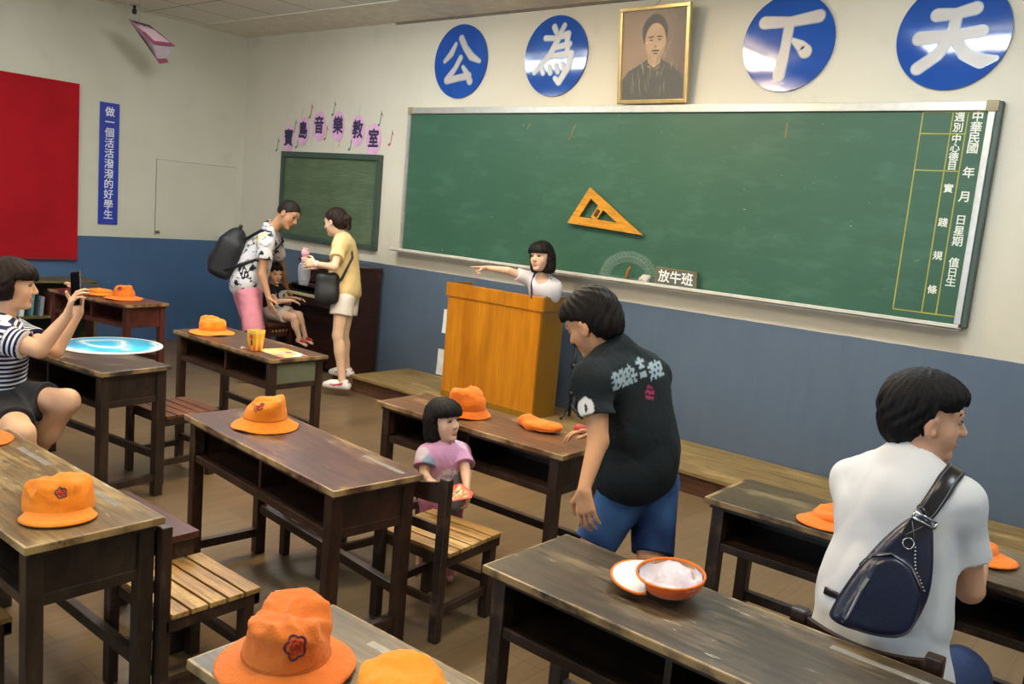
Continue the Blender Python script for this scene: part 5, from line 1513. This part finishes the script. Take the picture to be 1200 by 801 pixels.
def shorts(K, base_col, mat, leg=.75, top=.05, g=.014, name='shorts', cols=None, flare=1.15, wr=.006, skirt=False):
    J, s, up, w = K['J'], K['s'], K['up'], K['w']
    B = Body()
    B.ell(J['pel']+up*.02*s, K['X'], (.112*s*w+g, .158*s*w+g, .12*s+g), .05*s)
    for q in 'LR':
        hp, kn = J['hip'+q], J['kn'+q]; e = hp+(kn-hp)*leg
        B.cap(hp, e, .086*s*w+g, (.084+(.055-.084)*leg)*s*w*flare+g, .045*s, None, 'u', 0.0)
    B.plane(J['pel']+up*(top+.06)*s, up, .004)
    if wr: B.disp = lambda P: wr*wob(P, 30, 11)*.7
    return sdf_obj(name, B, K['h'], base_col, mat, K['body'], cols, None, K['base'])

def shoe(K, q, toe, mat, base_col, cols=None, sc=1.0, name='shoe', up=(0, 0, 1)):
    J, s = K['J'], K['s']*sc; an = J['an'+q]; toe = unit(toe); up = A(up)
    B = Body(); z = up*-.052*s
    B.cap(an+z-toe*.045*s, an+z+toe*.10*s, .040*s, .040*s, .02*s); B.cap(an+z+toe*.06*s, an+z*1.15+toe*.155*s, .043*s, .032*s, .03*s)
    B.cap(an+z*.9-toe*.035*s, an-up*.008*s-toe*.012*s, .040*s, .040*s, .02*s, None, 'u', 0.0)
    B.plane(an+up*-.083*s, -up, .004)
    return sdf_obj(name, B, min(K['h'], .005), base_col, mat, K['body'], cols, None, K['base'])

SK_F = lin('#d9ad8c'); SK_L = lin('#e3bd9e'); SK_T = lin('#c9966f'); SK_K = lin('#e0b699'); SK_M = lin('#b98a68')
LIP = lin('#bd7d6e'); LIPK = lin('#c98c7c')
def mixc(a, b, t): return A(a)*(1-t[:, None])+A(b)*t[:, None]

# ---- woman with the phone
CFG = dict(h=.006, hair='bob', haircol=('brown black', '#120a08', '#241310'), curlR=(.5, .55, .6, .65), curlL=(.5, .55, .6, .65), w=1.12, nk=.95, toeR=(.8, .4, 0), toeL=(.5, .8, 0))
K1 = person('phone_woman', 'person in a navy striped shirt sitting at the left edge, holding up a phone', 1.0, 1.04, SK_F, LIP, CFG)
def stripe_attr(K, sleeve=.62):
    J, s, up = K['J'], K['s'], K['up']
    def f(V):
        out = (V-J['pel'])@up
        best = np.full(len(V), .06*s+.028)
        for q in 'LR':
            a, b = J['sh'+q], J['el'+q]; ba = b-a; L = np.linalg.norm(ba); n = ba/L
            t_ = np.clip((V-a)@n, 0.03, L); d = np.linalg.norm(V-a-t_[:, None]*n, axis=1)
            m = (d < best) & ((V-a)@n > .035)
            out[m] = ((V-a)@n)[m]; best[m] = d[m]
        return out
    return f
t = NT('navy striped jersey'); at = t.node('ShaderNodeAttribute'); at.attribute_name = 'sv'
fr_ = t.math('FRACT', t.math('MULTIPLY', at.outputs['Fac'], 1/.0235))
c = t.mix(t.math('GREATER_THAN', fr_, .54), lin('#1c2046'), lin('#dcdde2'))
t.bump(t.noise(t.coords(), 60, 4), .2, .004); m_stripe = t.out(c, .75, .2)
shirt(K1, (.5, .5, .5), m_stripe, -.07, .60, .018, .066, None, stripe_attr(K1), .006, sg=.02)
shorts(K1, lin('#17171c'), plain('black cotton', '#18181d', .8, .15, 10, bump=.3), .72, .17, .016)
PR, PU, PT_ = A(PTS['right']), A(PTS['up']), A(PTS['toward'])
# phone held by the woman
ph_n, ph_u = unit(PTS['phone_n']), A(PTS['phone_u']); ph_u = unit(ph_u-ph_n*(ph_u@ph_n)); ph_r = np.cross(ph_u, ph_n)
phn = thing('mobile_phone', 'black mobile phone held up by the woman in stripes', 'phone', PTS['phone'])
Mh = Matrix((Vector(ph_r), Vector(ph_u), Vector(ph_n))).transposed().to_4x4()
MB().box((-.040, -.084, -.0045), (.040, .084, .004), .004, Mh).obj('body', plain('phone rim', '#6b5a60', .3, .05, 20, .6), phn)
MB().box((-.0375, -.081, .0038), (.0375, .081, .0052), .001, Mh).obj('screen', plain('phone glass', '#0c0d10', .08, .02), phn)
MB().box((-.0375, -.081, -.0056), (.0375, .081, -.0042), .001, Mh).obj('back_cover', plain('phone back', '#1a1a1e', .25, .02), phn)
MB().box((-.028, .058, -.0066), (-.012, .074, -.0054), .002, Mh).obj('camera_lens', plain('lens glass', '#05060a', .05), phn)

# ---- bending man with the backpack
K2 = person('man2', 'person in a white printed shirt and pink shorts bending towards the boy at the organ', .98, 1.05, SK_M, lin('#96594c'), dict(h=.0065, hair='buzz', haircol=('crop', '#1d1816', '#332b27'), curlR=.30, curlL=.3, toeR=(.8, .5, 0), toeL=(.8, .5, 0)))
def cols2(V):
    n1 = wob(V, 62, 21); n2 = wob(V, 75, 22); n3 = wob(V, 20, 23); n4 = wob(V, 120, 25)
    c = np.tile(A(lin('#d6d4d6')), (len(V), 1))
    c[(n3 > .62)] = lin('#d9d28a')
    c[(np.abs(n1) < .10) & (n2 > -.1)] = lin('#3a3a44')
    c[(n2 > .62) & (n4 > -.2)] = lin('#1c1c22')
    q = V-A(PTS['print2']); r_ = unit(PR*.45-PU*.9); u_ = unit(PR*.9+PU*.45); a, b = q@r_, q@u_; out = np.linalg.norm(q, axis=1) < .16
    c[(np.abs(a) < .062) & (np.abs(b) < .034) & out] = lin('#17171c'); c[(np.abs(a) < .048) & (np.abs(b) < .022) & (np.sin(a*150+3*np.sin(b*90)) > .1) & out] = lin('#d8d8dc')
    return c
shirt(K2, (.7, .7, .7), vcol('printed shirt', .75, .2), -.06, .55, .02, .064, cols2, None, .012, sg=.026, flare=1.1, loose=.012)
shorts(K2, lin('#d98696'), plain('pink cotton', '#d08391', .8, .08, 10, bump=.6, bscale=14, bdist=.02), .92, .04, .02, flare=1.25)
J2 = K2['J']; fw2, up2, sd2, s2 = K2['fw'], K2['up'], K2['sd'], .98
bc2 = J2['chest']*.62+J2['pel']*.38-fw2*.235
bpk = Body(); X2 = np.stack([fw2, sd2, up2])
bpk.ell(bc2, X2, (.125, .155, .24), .04); bpk.rbox(bc2-up2*.04, X2, (.11, .15, .19), .06, .04); bpk.ell(bc2-fw2*.07-up2*.09, X2, (.08, .12, .12), .03)
bpk.disp = lambda P: .004*wob(P, 24, 31)
m_bag = plain('black nylon', '#15161a', .6, .15, 12, bump=.3)
bp = sdf_obj('backpack', bpk, .007, lin('#15161a'), m_bag, None, None, None, tuple(bc2))
tag(bp, 'black backpack on the back of the bending man in the printed shirt', 'backpack')
for s_, q in ((-1, 'R'), (1, 'L')):
    sh = J2['sh'+q]
    pts = [bc2+up2*.17+sd2*.07*s_+fw2*.09, sh-fw2*.075+up2*.075-sd2*.05*s_, sh+up2*.088-sd2*.045*s_, sh+fw2*.085+up2*.02-sd2*.035*s_, J2['chest']+sd2*.155*s_+fw2*.06-up2*.06, J2['chest']+sd2*.185*s_-fw2*.02-up2*.13, bc2-up2*.15+sd2*.14*s_+fw2*.04]
    mb = MB(); mb.tube([Vector(p-bc2) for p in pts], .015, 8); mb.obj('strap', m_bag, bp)
MB().tube([Vector(up2*.22+sd2*.04), Vector(up2*.262+sd2*.03), Vector(up2*.262-sd2*.03), Vector(up2*.22-sd2*.04)], .011, 8).obj('carry_loop', m_bag, bp)
MB().lathe([(0, -.003), (.022, -.003), (.022, .003), (0, .003)], 16, frame(Vector(-fw2*.115-sd2*.09+up2*.11), Vector(sd2), Vector(up2)), True).obj('badge', plain('pale blue badge', '#86b7cf', .4), bp)

# ---- boy on the stool
K3 = person('boy3', 'person, small boy in black shirt and white shorts seated at the organ', .62, .80, SK_K, LIPK, dict(h=.0055, hair='short', haircol=('black', '#0f0d0d', '#241f1e'), curlR=.5, curlL=.4, child=1, w=1.12, toeR=(.8, .3, -.3), toeL=(.8, .3, -.3)))
def cols3(V):
    c = np.tile(A(lin('#17171b')), (len(V), 1)); q = V-A(PTS['print3']); u, v = q@PR, q@PU
    r = np.hypot(u, v*.9); m = (r < .052) & (r > .026) & ((V-A(K3['J']['chest']))@K3['fw'] > 0)
    c[m] = lin('#b9b9bd'); return c
shirt(K3, (0, 0, 0), vcol('black kids shirt', .8, .2), -.03, .5, .014, .066, cols3, None, .004, sg=.014)
shorts(K3, lin('#d8d5d0'), plain('white cotton', '#d6d2cb', .8, .05, 10, bump=.3), .62, .04, .014)
def red_shoe(V): return np.tile(A(lin('#a81a2a')), (len(V), 1))
for q in 'RL': shoe(K3, q, (.85, .4, -.1), plain('red shoe', '#a3182a', .5, .1), lin('#a81a2a'), None, .66)

# ---- standing woman with the yellow shirt
K4 = person('woman4', 'person in a yellow shirt and white shorts standing by the organ with a bottle', .95, 1.0, SK_L, LIP, dict(h=.0065, hair='bun', haircol=('dark brown', '#1d1310', '#3a2720'), curlL=[.6, .6, .6, .6], curlR=.5, w=.92, toeL=(-.75, -.45, 0), toeR=(-.8, -.3, 0)))
shirt(K4, lin('#dcc184'), plain('yellow cotton', '#dfc48a', .8, .06, 8, bump=.6, bscale=14, bdist=.02), .0, .62, .022, .064, None, None, .011, sg=.022, flare=1.1, loose=.01)
shorts(K4, lin('#e4dccf'), plain('cream shorts', '#e3dbd0', .8, .04, 8, bump=.3), .42, .06, .024, flare=1.2)
def cols4(side):
    def f(V):
        an = A(K4['J']['an'+side]); c = np.tile(A(lin('#e2dfdd')), (len(V), 1))
        toe = unit((-.85, -.5, 0)); lat = np.cross(toe, A((0, 0, 1)))
        u = (V-an)@toe; z = V[:, 2]-an[2]
        m = (u > -.02) & (u < .10) & (np.abs(z+.042-.25*(u-.05)**1*-.6-2.2*(u-.04)**2) < .004+.008*np.clip((.09-u)/.1, 0, 1)) & (np.abs((V-an)@lat) > .018)
        c[m] = lin('#c02a44'); c[(V[:, 2]-an[2] < -.070)] = lin('#cfcac4'); c[(u < -.058) & (z > -.02)] = lin('#c23a50')
        return c
    return f
m_shoe4 = vcol('white leather', .45, .4, False)
shoe(K4, 'L', (-.85, -.5, 0), m_shoe4, (.8, .8, .8), cols4('L'), 1.0); shoe(K4, 'R', (-.85, -.3, 0), m_shoe4, (.8, .8, .8), cols4('R'), 1.0)
wl_, hd4 = K4['J']['wrL'], unit(K4['J']['hdL'])
n_ = Vector(hd4); xx = n_.orthogonal().normalized()
MB().lathe([(.027, -.012), (.031, -.010), (.031, .010), (.027, .012)], 20, frame(Vector(wl_-hd4*.01-K4['base']), xx, n_.cross(xx)), False).obj('wristwatch', plain('white strap', '#dcdad6', .5), K4['body'])
# shoulder bag
b4 = A(PTS['bag4']); Bb = Body(); f4, u4, l4 = K4['fw'], A((0, 0, 1.)), np.cross(A((0, 0, 1.)), K4['fw'])
X4 = np.stack([PR, PU, PT_])
Bb.rbox(b4, X4, (.095, .135, .055), .045, .02); Bb.ell(b4-PU*.05+PT_*.02, X4, (.10, .09, .06), .03); Bb.disp = lambda P: .006*wob(P, 28, 41)
sbag = sdf_obj('shoulder_bag', Bb, .007, (0, 0, 0), m_bag, None, None, None, tuple(b4))
tag(sbag, 'black shoulder bag hanging at the side of the woman in yellow', 'bag')
MB().tube([Vector(A(p)-b4) for p in PTS['strap4']], .011, 8).obj('strap', m_bag, sbag)
# clear bottle with a pink figure lid
bt = thing('drink_bottle', 'clear plastic bottle with a pink lid in the hand of the woman in yellow', 'bottle', tuple(A(PTS['bottle'])-A((0, 0, .16))))
tcl = NT('clear bottle plastic'); tcl.b.inputs['Alpha'].default_value = .38; tcl.b.inputs['Roughness'].default_value = .1; tcl.b.inputs['Base Color'].default_value = lin('#b9bcc8')+(1,)
MB().lathe([(0, 0), (.040, 0), (.050, .05), (.056, .13), (.052, .17), (.030, .20), (.026, .205), (0, .205)], 28, None, False).obj('bottle_body', tcl.m, bt)
m_pk2 = plain('pink plastic', '#dfa3b0', .4, .05)
MB().lathe([(0, .195), (.030, .195), (.032, .235), (.020, .245), (.034, .262), (.036, .285), (.022, .305), (0, .308)], 24, None, False).obj('lid', m_pk2, bt)
for s_ in (-1, 1): MB().lathe([(0, -.012), (.010, -.008), (.013, 0), (.010, .008), (0, .012)], 12, Matrix.Translation((.022*s_, 0, .308)), False).obj('lid_ear', m_pk2, bt)

# ---- girl at the lectern
K5 = person('girl5', 'person, girl in a white top leaning over the lectern and pointing left', .78, .93, SK_K, LIPK, dict(h=.0055, hair='bobkid', haircol=('black', '#0f0d0d', '#241f1e'), curlR=[.05, 1.3, 1.35, 1.35], curlL=.4, child=1, th=1.3))
shirt(K5, lin('#d9d5da'), plain('white knit', '#d9d5db', .8, .04, 8, bump=.3), -.04, .55, .014, .066, None, None, .004, sg=.016, vneck=.05)
J5, f5, u5, l5 = K5['J'], K5['fw'], K5['up'], K5['sd']
Bp = Body(); K5['torso'](Bp, .022); Bp.ell(J5['pel']-A((0, 0, .16)), np.eye(3), (.17, .125, .26), .06)
Bp.plane(J5['chest']-u5*.07, u5, .003); Bp.plane(J5['pel']-A((0, 0, .24)), (0, 0, -1), .003)
m_navyc = plain('navy pinafore cloth', '#232a48', .8, .3, 30, bump=.3)
sdf_obj('pinafore', Bp, .0055, lin('#232a48'), m_navyc, K5['body'], None, None, K5['base'])
for s_, q in ((-1, 'R'), (1, 'L')):
    pts = [J5['chest']-u5*.08+l5*.05*s_+f5*.125, J5['chest']+u5*.05+l5*.060*s_+f5*.122, J5['sh'+q]*.62+J5['neck']*.38+f5*.058+u5*.012, J5['sh'+q]*.62+J5['neck']*.38+u5*.058, J5['sh'+q]*.62+J5['neck']*.38-f5*.055+u5*.01, J5['chest']-f5*.125+l5*.05*s_]
    MB().tube([Vector(p-K5['base']) for p in pts], .008, 8).obj('pinafore_strap', m_navyc, K5['body'])

# ---- boy in black
K6 = person('boy6', 'person, boy in a black shirt and denim shorts stooping in the aisle', .90, 1.02, SK_T, lin('#9b5f50'), dict(h=.0055, hair='short', haircol=('black', '#0f0d0d', '#241f1e'), curlL=.35, curlR=.5, w=1.08, toeL=(-.8, .2, 0), toeR=(-.8, .2, 0)))
def cols6(V):
    c = np.tile(A(lin('#1b2226')), (len(V), 1))
    ok = (V-K6['J']['chest'])@K6['fw'] < .03
    ts = [A(p) for p in PTS['text6']]; r = unit(PR*.95+PU*.22); u_ = unit(PU*.95-PR*.30)
    GL = ['0110110 1111111 0101010 1111111 0111110 1101011 1110111', '0010000 1111000 0101110 1110100 0101111 1110100 0110110', '0011000 1111110 0011000 0111100 0000000 0111100 0111100', '0110100 1111111 0110101 1111111 0101011 1111110 1010111']
    for i, p in enumerate(ts):
        q = V-p; a, b = q@r, q@u_
        w_, h_ = (.034, .031) if i in (0, 3) else (.022, .036)
        rows = [[int(x) for x in row] for row in GL[i].split()]; G_ = np.array(rows)
        ins = (np.abs(a) < w_) & (np.abs(b) < h_) & ok & (np.abs(q@np.cross(r, u_)) < .14)
        ci = np.clip(((a/w_+1)*3.5).astype(int), 0, 6); ri = np.clip(((1-b/h_)*3.5).astype(int), 0, 6)
        c[ins & (G_[ri, ci] > 0)] = lin('#8fa3ad')
    q = V-A(PTS['pink6']); a, b = q@r, q@u_
    c[(np.hypot(a/.6, b) < .03) & (np.sin(b*300+a*160) > -.3) & ok] = lin('#a03560')
    q = V-A(PTS['disc6']); a, b = q@PR, q@PU; d_ = np.hypot(a/.72, b); near_ = np.linalg.norm(q, axis=1) < .09
    c[(d_ < .036) & near_] = lin('#c3c6c8'); c[(np.hypot(a/.4, b) < .013) & near_] = lin('#23282c')
    return c
shirt(K6, (0, 0, 0), vcol('black shirt', .8, .2), -.07, .60, .024, .064, cols6, None, .018, sg=.024, flare=1.12, loose=.018)
def cols6b(V):
    n = .6*wob(V, 16, 51)+.6*wob(V, 45, 52)
    c = mixc(lin('#12244a'), lin('#365985'), np.clip(.45+.75*n, 0, 1))
    a0, a1 = A(PTS['stitch6'][0]), A(PTS['stitch6'][1]); r = unit(a1-a0); L = np.linalg.norm(a1-a0); q = V-a0
    a = q@r; b = q@PU; out = (V-K6['J']['pel'])@K6['fw'] < .06
    c[(a > 0) & (a < L*.62) & (np.abs(b) < .020) & (np.sin(a*330) > .1) & out] = lin('#c3c9d2')
    c[(a > 0) & (a < L*1.2) & (np.abs(b+.026) < .003) & out] = lin('#9fb0c6')
    return c
shorts(K6, (0, 0, 0), vcol('denim', .8, .2), .97, .05, .014, 'shorts', cols6b, 1.20, .009)
for q in 'LR': shoe(K6, q, (-.9, .1, 0), plain('dark trainer', '#2b2d33', .5), (.05, .05, .05), None, .9)
Bt = Body(); tc = A(K6['J']['wrR'])+PR*-.075+PU*.01
Bt.ell(tc, np.eye(3), (.030, .022, .022), .01); Bt.cap(tc, tc+PR*.10-PU*.012, .012, .016, .01)
toy = sdf_obj('toy', Bt, .004, lin('#b3342c'), plain('red toy plastic', '#b8352c', .4), None, None, None, tuple(tc))
tag(toy, 'small red toy in the far hand of the boy in black', 'toy')

# ---- toddler
K7 = person('toddler', 'person, toddler in a pink and grey tie-dyed shirt standing between the desks', .55, .80, SK_K, LIPK, dict(h=.0045, hair='bobkid', haircol=('black', '#0f0d0d', '#241f1e'), curlL=.7, curlR=.5, child=1, w=1.16, hand=1.05, nk=.9, toeR=(.5, -.7, 0), toeL=(.6, -.6, 0)))
def cols7(V):
    n = wob(V, 38, 61); n2 = wob(V, 42, 62)
    c = np.tile(A(lin('#cf9ac0')), (len(V), 1))
    c = mixc(c, A(lin('#8fa3bf'))*np.ones((len(V), 1)), np.clip((n-.25)*5, 0, 1))
    J = K7['J']; z = (V-J['chest'])@K7['up']
    c = mixc(c, A(lin('#8b9396'))*np.ones((len(V), 1)), np.clip((-z-.03-.03*n2)*22, 0, 1)*(np.clip(.8+n2, 0, 1)))
    c = mixc(c, A(lin('#d9cdd9'))*np.ones((len(V), 1)), np.clip((n2-.5)*4, 0, 1))
    q = V-A(PTS['star']); a, b = q@PR, q@PU; th = np.arctan2(b, a); rr = np.hypot(a, b)
    m = (rr < .016*(.62+.38*np.cos(5*(th-math.pi/2)))) & ((V-J['pel'])@K7['fw'] > 0)
    c[m] = lin('#e4e4e8')
    for k in range(4):
        m = (np.abs(a+.022+.010*k) < .0035) & (np.abs(b-.004) < .012) & ((V-J['pel'])@K7['fw'] > 0); c[m] = lin('#d5d6dc')
    return c
shirt(K7, (0, 0, 0), vcol('tie dyed cotton', .8, .2), -.08, .62, .014, .066, cols7, None, .004, sg=.017, flare=1.2)
shorts(K7, lin('#b9738f'), plain('pink leggings', '#b26c8b', .8, .12, 14, bump=.3), .95, .0, .012, 'leggings', None, 1.2)
for q in 'LR': shoe(K7, q, (.6, -.6, 0), plain('pink shoe', '#d0728f', .5), lin('#d0728f'), None, .62)
cpts = [Vector(p) for p in PTS['card']]; cc = sum(cpts, Vector())/5
cd = thing('printed_card', 'small printed card with red corners in the left hand of the toddler', 'card', cc)
nrm = (cpts[1]-cpts[0]).cross(cpts[3]-cpts[0]).normalized()
if nrm.z < 0: nrm = -nrm
mb = MB(); k = 5; v = [p-cc for p in cpts]+[p-cc-nrm*.004 for p in cpts]
mb.add(v, [tuple(range(k)), tuple(range(2*k-1, k-1, -1))]+[(i, (i+1) % k, k+(i+1) % k, k+i) for i in range(k)]); mb.obj('card', plain('red card edge', '#cf5a4c', .5), cd)
mb = MB(); mb.add([(p-cc)*.80+nrm*.001 for p in cpts], [tuple(range(k))]); mb.obj('card_print', printed('card print', '#d8c09a', ['#b9834e', '#e6d9b8', '#8a6a4a', '#d98c62'], 60), cd)

# ---- man in white
K8 = person('man8', 'person in a white T-shirt seated with back turned, looking to the right', 1.0, 1.04, lin('#cfa084'), LIP, dict(h=.006, hair='short', haircol=('soft black', '#0b0b0d', '#1e1d20'), curlR=.5, curlL=.4, toeR=(.2, .9, 0), toeL=(.1, .9, 0)))
shirt(K8, lin('#dfe1e6'), plain('white T-shirt cotton', '#ccd0d6', .8, .02, 6, bump=.45, bscale=8, bdist=.03), -.12, .62, .014, .060, None, None, .012, sg=.020, flare=1.05, loose=.022)
shorts(K8, lin('#1f3158'), plain('blue jeans', '#203259', .8, .25, 14, bump=.3), 1.0, .05, .016, 'jeans', None, 1.3)
nk8 = K8['J']['neck']; B8 = K8['fw']
pts8 = []
for k in range(24):
    a = 2*math.pi*k/24; pts8.append(Vector(nk8+K8['up']*(-.012-.018*math.cos(a))+B8*(.018+.066*math.cos(a))+K8['sd']*.066*math.sin(a)-K8['base']))
MB().tube(pts8, .0075, 8, True).obj('collar', plain('white T-shirt cotton', '#ccd0d6', .8), K8['body'])
# sling bag
bn_ = unit(PTS['bag8_n']); poly3 = [A(p) for p in PTS['bag8poly']]; pock3 = [A(p) for p in PTS['bag8pocket']]
cb = sum(poly3)/len(poly3)
la = unit(A(PTS['bag8top'])-cb); la = unit(la-bn_*(la@bn_)); lb = np.cross(bn_, la)
P2 = lambda pts: np.array([[(p-cb)@la, (p-cb)@lb] for p in pts])
def polyd(poly):
    n_ = len(poly)
    def f(q):
        d = np.full(q.shape[:-1], 1e9); s_ = np.ones(q.shape[:-1])
        for i in range(n_):
            vi, vj = poly[i], poly[i-1]
            e = vj-vi; w_ = q-vi
            t_ = np.clip((w_@e)/(e@e), 0, 1)
            d = np.minimum(d, np.sum((w_-t_[..., None]*e)**2, -1))
            c1 = q[..., 1] >= vi[1]; c2 = q[..., 1] < vj[1]; c3 = e[0]*w_[..., 1] > e[1]*w_[..., 0]
            s_ = np.where((c1 & c2 & c3) | (~c1 & ~c2 & ~c3), -s_, s_)
        return s_*np.sqrt(d)
    return f
def slab(poly, z0, z1, rd):
    f = polyd(P2(poly))
    def fn(P):
        q = P-cb; xy = np.stack([q@la, q@lb], -1); d2 = f(xy)+rd; dz = np.abs(q@bn_-(z0+z1)/2)-(z1-z0)/2+rd
        return np.sqrt(np.maximum(d2, 0)**2+np.maximum(dz, 0)**2)+np.minimum(np.maximum(d2, dz), 0)-rd
    return fn
Bs = Body()
def chaikin(p, k=2):
    for _ in range(k):
        p = [q for a, b in zip(p, p[1:]+p[:1]) for q in (a*.75+b*.25, a*.25+b*.75)]
    return p
poly3, pock3 = chaikin(poly3), chaikin(pock3)
Bs._add('u', slab(poly3, -.030, .024, .022), cb, .26, .01, None)
Bs._add('u', slab(pock3, -.01, .040, .018), cb, .26, .006, None)
Bs.disp = lambda P: .0035*wob(P, 22, 71)
L8 = .36
m_sl = plain('navy leather', '#161c36', .30, .25, 10, bump=.15, bscale=90); m_slt = plain('dark leather trim', '#1a1a20', .3, .1)
sg8 = sdf_obj('sling_bag', Bs, .005, (0, 0, 0), m_sl, None, None, None, tuple(cb))
tag(sg8, 'navy leather sling bag worn across the back of the man in white', 'bag')
P8 = lambda a, b, c_=0: Vector(la*a+lb*b+bn_*c_)
def onbag(a, b, off=.002):
    """point on the face of the bag"""
    lo, hi = 0.0, .09
    for _ in range(18):
        m_ = (lo+hi)/2; P = (cb+la*a+lb*b+bn_*m_)[None, None, :]
        if Bs.eval(P, P[:, 0], .2)[0, 0] < 0: lo = m_
        else: hi = m_
    return Vector(la*a+lb*b+bn_*(lo+off))
def hug(p, off):
    """move a point to just above the shirt"""
    p = A(p); SB = K8['shirtB']
    ev = lambda q: SB.eval(q[None, None, :], q[None, :], .3)[0, 0]
    for _ in range(6):
        g_ = np.array([ev(p+e)-ev(p-e) for e in np.eye(3)*.004]); g_ = unit(g_); p = p-g_*(ev(p)-off)
    return p, g_
def ribbon(ptl, wd, th=.004, nor=None):
    mb = MB(); mb_pts = [Vector(p) for p in ptl]; vs = []
    for i, p in enumerate(mb_pts):
        tg = (mb_pts[min(i+1, len(mb_pts)-1)]-mb_pts[max(i-1, 0)]).normalized()
        nn_ = Vector(nor[i]); sdv = tg.cross(nn_).normalized(); nn_ = sdv.cross(tg)
        vs += [p+sdv*wd/2, p+sdv*wd*.4+nn_*th, p-sdv*wd*.4+nn_*th, p-sdv*wd/2, p-sdv*wd*.4-nn_*th, p+sdv*wd*.4-nn_*th]
    fs = []
    for i in range(len(mb_pts)-1): fs += [(6*i+k, 6*i+(k+1) % 6, 6*i+6+(k+1) % 6, 6*i+6+k) for k in range(6)]
    fs += [(5, 4, 3, 2, 1, 0), tuple(6*(len(mb_pts)-1)+k for k in range(6))]
    return mb.add(vs, fs, True)
def bez(p, n=5):
    out = []
    p = [Vector(q) for q in p]
    for i in range(len(p)-1):
        a, b, c_, d = p[max(0, i-1)], p[i], p[i+1], p[min(len(p)-1, i+2)]
        for k in range(n):
            u = k/n; out.append(.5*((2*b)+(c_-a)*u+(2*a-5*b+4*c_-d)*u*u+(3*b-a-3*c_+d)*u**3))
    out.append(p[-1]); return out
hs_ = [hug(p, .007) for p in bez([A(p) for p in PTS['strap8']], 5)]
hs_[0] = (A(onbag(*P2([A(PTS['bag8top'])])[0]))+cb, bn_)
sp_, sn_ = [h_[0]-cb for h_ in hs_], [h_[1] for h_ in hs_]
ribbon(sp_, .050, .005, sn_).obj('shoulder_strap', m_slt, sg8)
for e in (-.017, .017):
    MB().tube([Vector(p+unit(np.cross(sp_[min(i+1, len(sp_)-1)]-sp_[max(i-1, 0)], n_))*e+n_*.0062) for i, (p, n_) in enumerate(zip(sp_, sn_))], .0012, 6).obj('strap_stitching', plain('grey stitching', '#6c7080', .5), sg8)
hl = [hug(p, .004) for p in bez([A(p) for p in PTS['strap8b']], 5)]
ribbon([h_[0]-cb for h_ in hl], .022, .003, [h_[1] for h_ in hl]).obj('lower_strap', m_slt, sg8)
m_chrome = plain('chrome', '#b5b8bd', .2, .05, 20, .9)
uv = lambda k: P2([A(PTS[k])])[0]
def along(keys, n=6):
    q = [uv(k) for k in keys]; out = []
    for a, b in zip(q, q[1:]): out += [a+(b-a)*i/n for i in range(n)]
    return out+[q[-1]]
q0 = onbag(*uv('buckle8'), .004)
mb = MB()
for s_ in (-1, 1): mb.tube([q0+P8(.008*s_, -.030, .004), q0+P8(.008*s_, .030, .004)], .0035, 8)
for s_ in (-1, 1): mb.tube([q0+P8(-.008, .030*s_, .004), q0+P8(.008, .030*s_, .004)], .0035, 8)
mb.obj('buckle', m_chrome, sg8)
tq = uv('tab8'); pq = onbag(*tq, .001)
MBp = frame(pq, Vector(la), Vector(lb)); mb = MB()
mb.prism([(-.026, -.012), (-.010, -.022), (.026, -.020), (.026, .020), (-.010, .022), (-.026, .012)], .0, .004, MBp); mb.obj('leather_tab', m_slt, sg8)
mb = MB()
for a0, b0, a1, b1 in ((-.018, -.012, .02, .014), (-.018, .012, .02, -.014)): mb.tube([MBp @ Vector((a0, b0, .0045)), MBp @ Vector((a1, b1, .0045))], .001, 6)
mb.obj('tab_stitching', plain('grey stitching', '#6c7080', .5), sg8)
dr = onbag(*uv('dring8'), .005)
MB().tube([dr+P8(.014*math.cos(2*math.pi*k/16), .014*math.sin(2*math.pi*k/16), 0) for k in range(16)], .0022, 8, True).obj('ring', m_chrome, sg8)
arc = [onbag(*q, .001) for q in along(['arc0', 'arc1', 'arc2', 'arc3', 'arc4'], 4)]
MB().tube(arc, .005, 8).obj('zip_piping', m_slt, sg8)
MB().tube([p+Vector(bn_)*.0035 for p in arc], .002, 6).obj('zip', plain('zip metal', '#8c8f96', .35, .1, 30, .7), sg8)
zl = [onbag(*q, .001) for q in along(['zip8a', 'zip8b'], 7)]
MB().tube(zl, .004, 8).obj('pocket_zip', plain('zip metal', '#8c8f96', .35, .1, 30, .7), sg8)
MB().bar(zl[-1]+P8(.004, 0, .004), zl[-1]+P8(-.03, .004, .006), .010, .003, .001, tuple(bn_)).obj('zip_pull', m_chrome, sg8)
mb = MB()
for q in along(['chain0', 'chain1', 'chain2'], 6): mb.lathe([(0, -.0035), (.003, -.002), (.003, .002), (0, .0035)], 8, Matrix.Translation(onbag(*q, .003)), False)
mb.obj('chain', m_chrome, sg8)
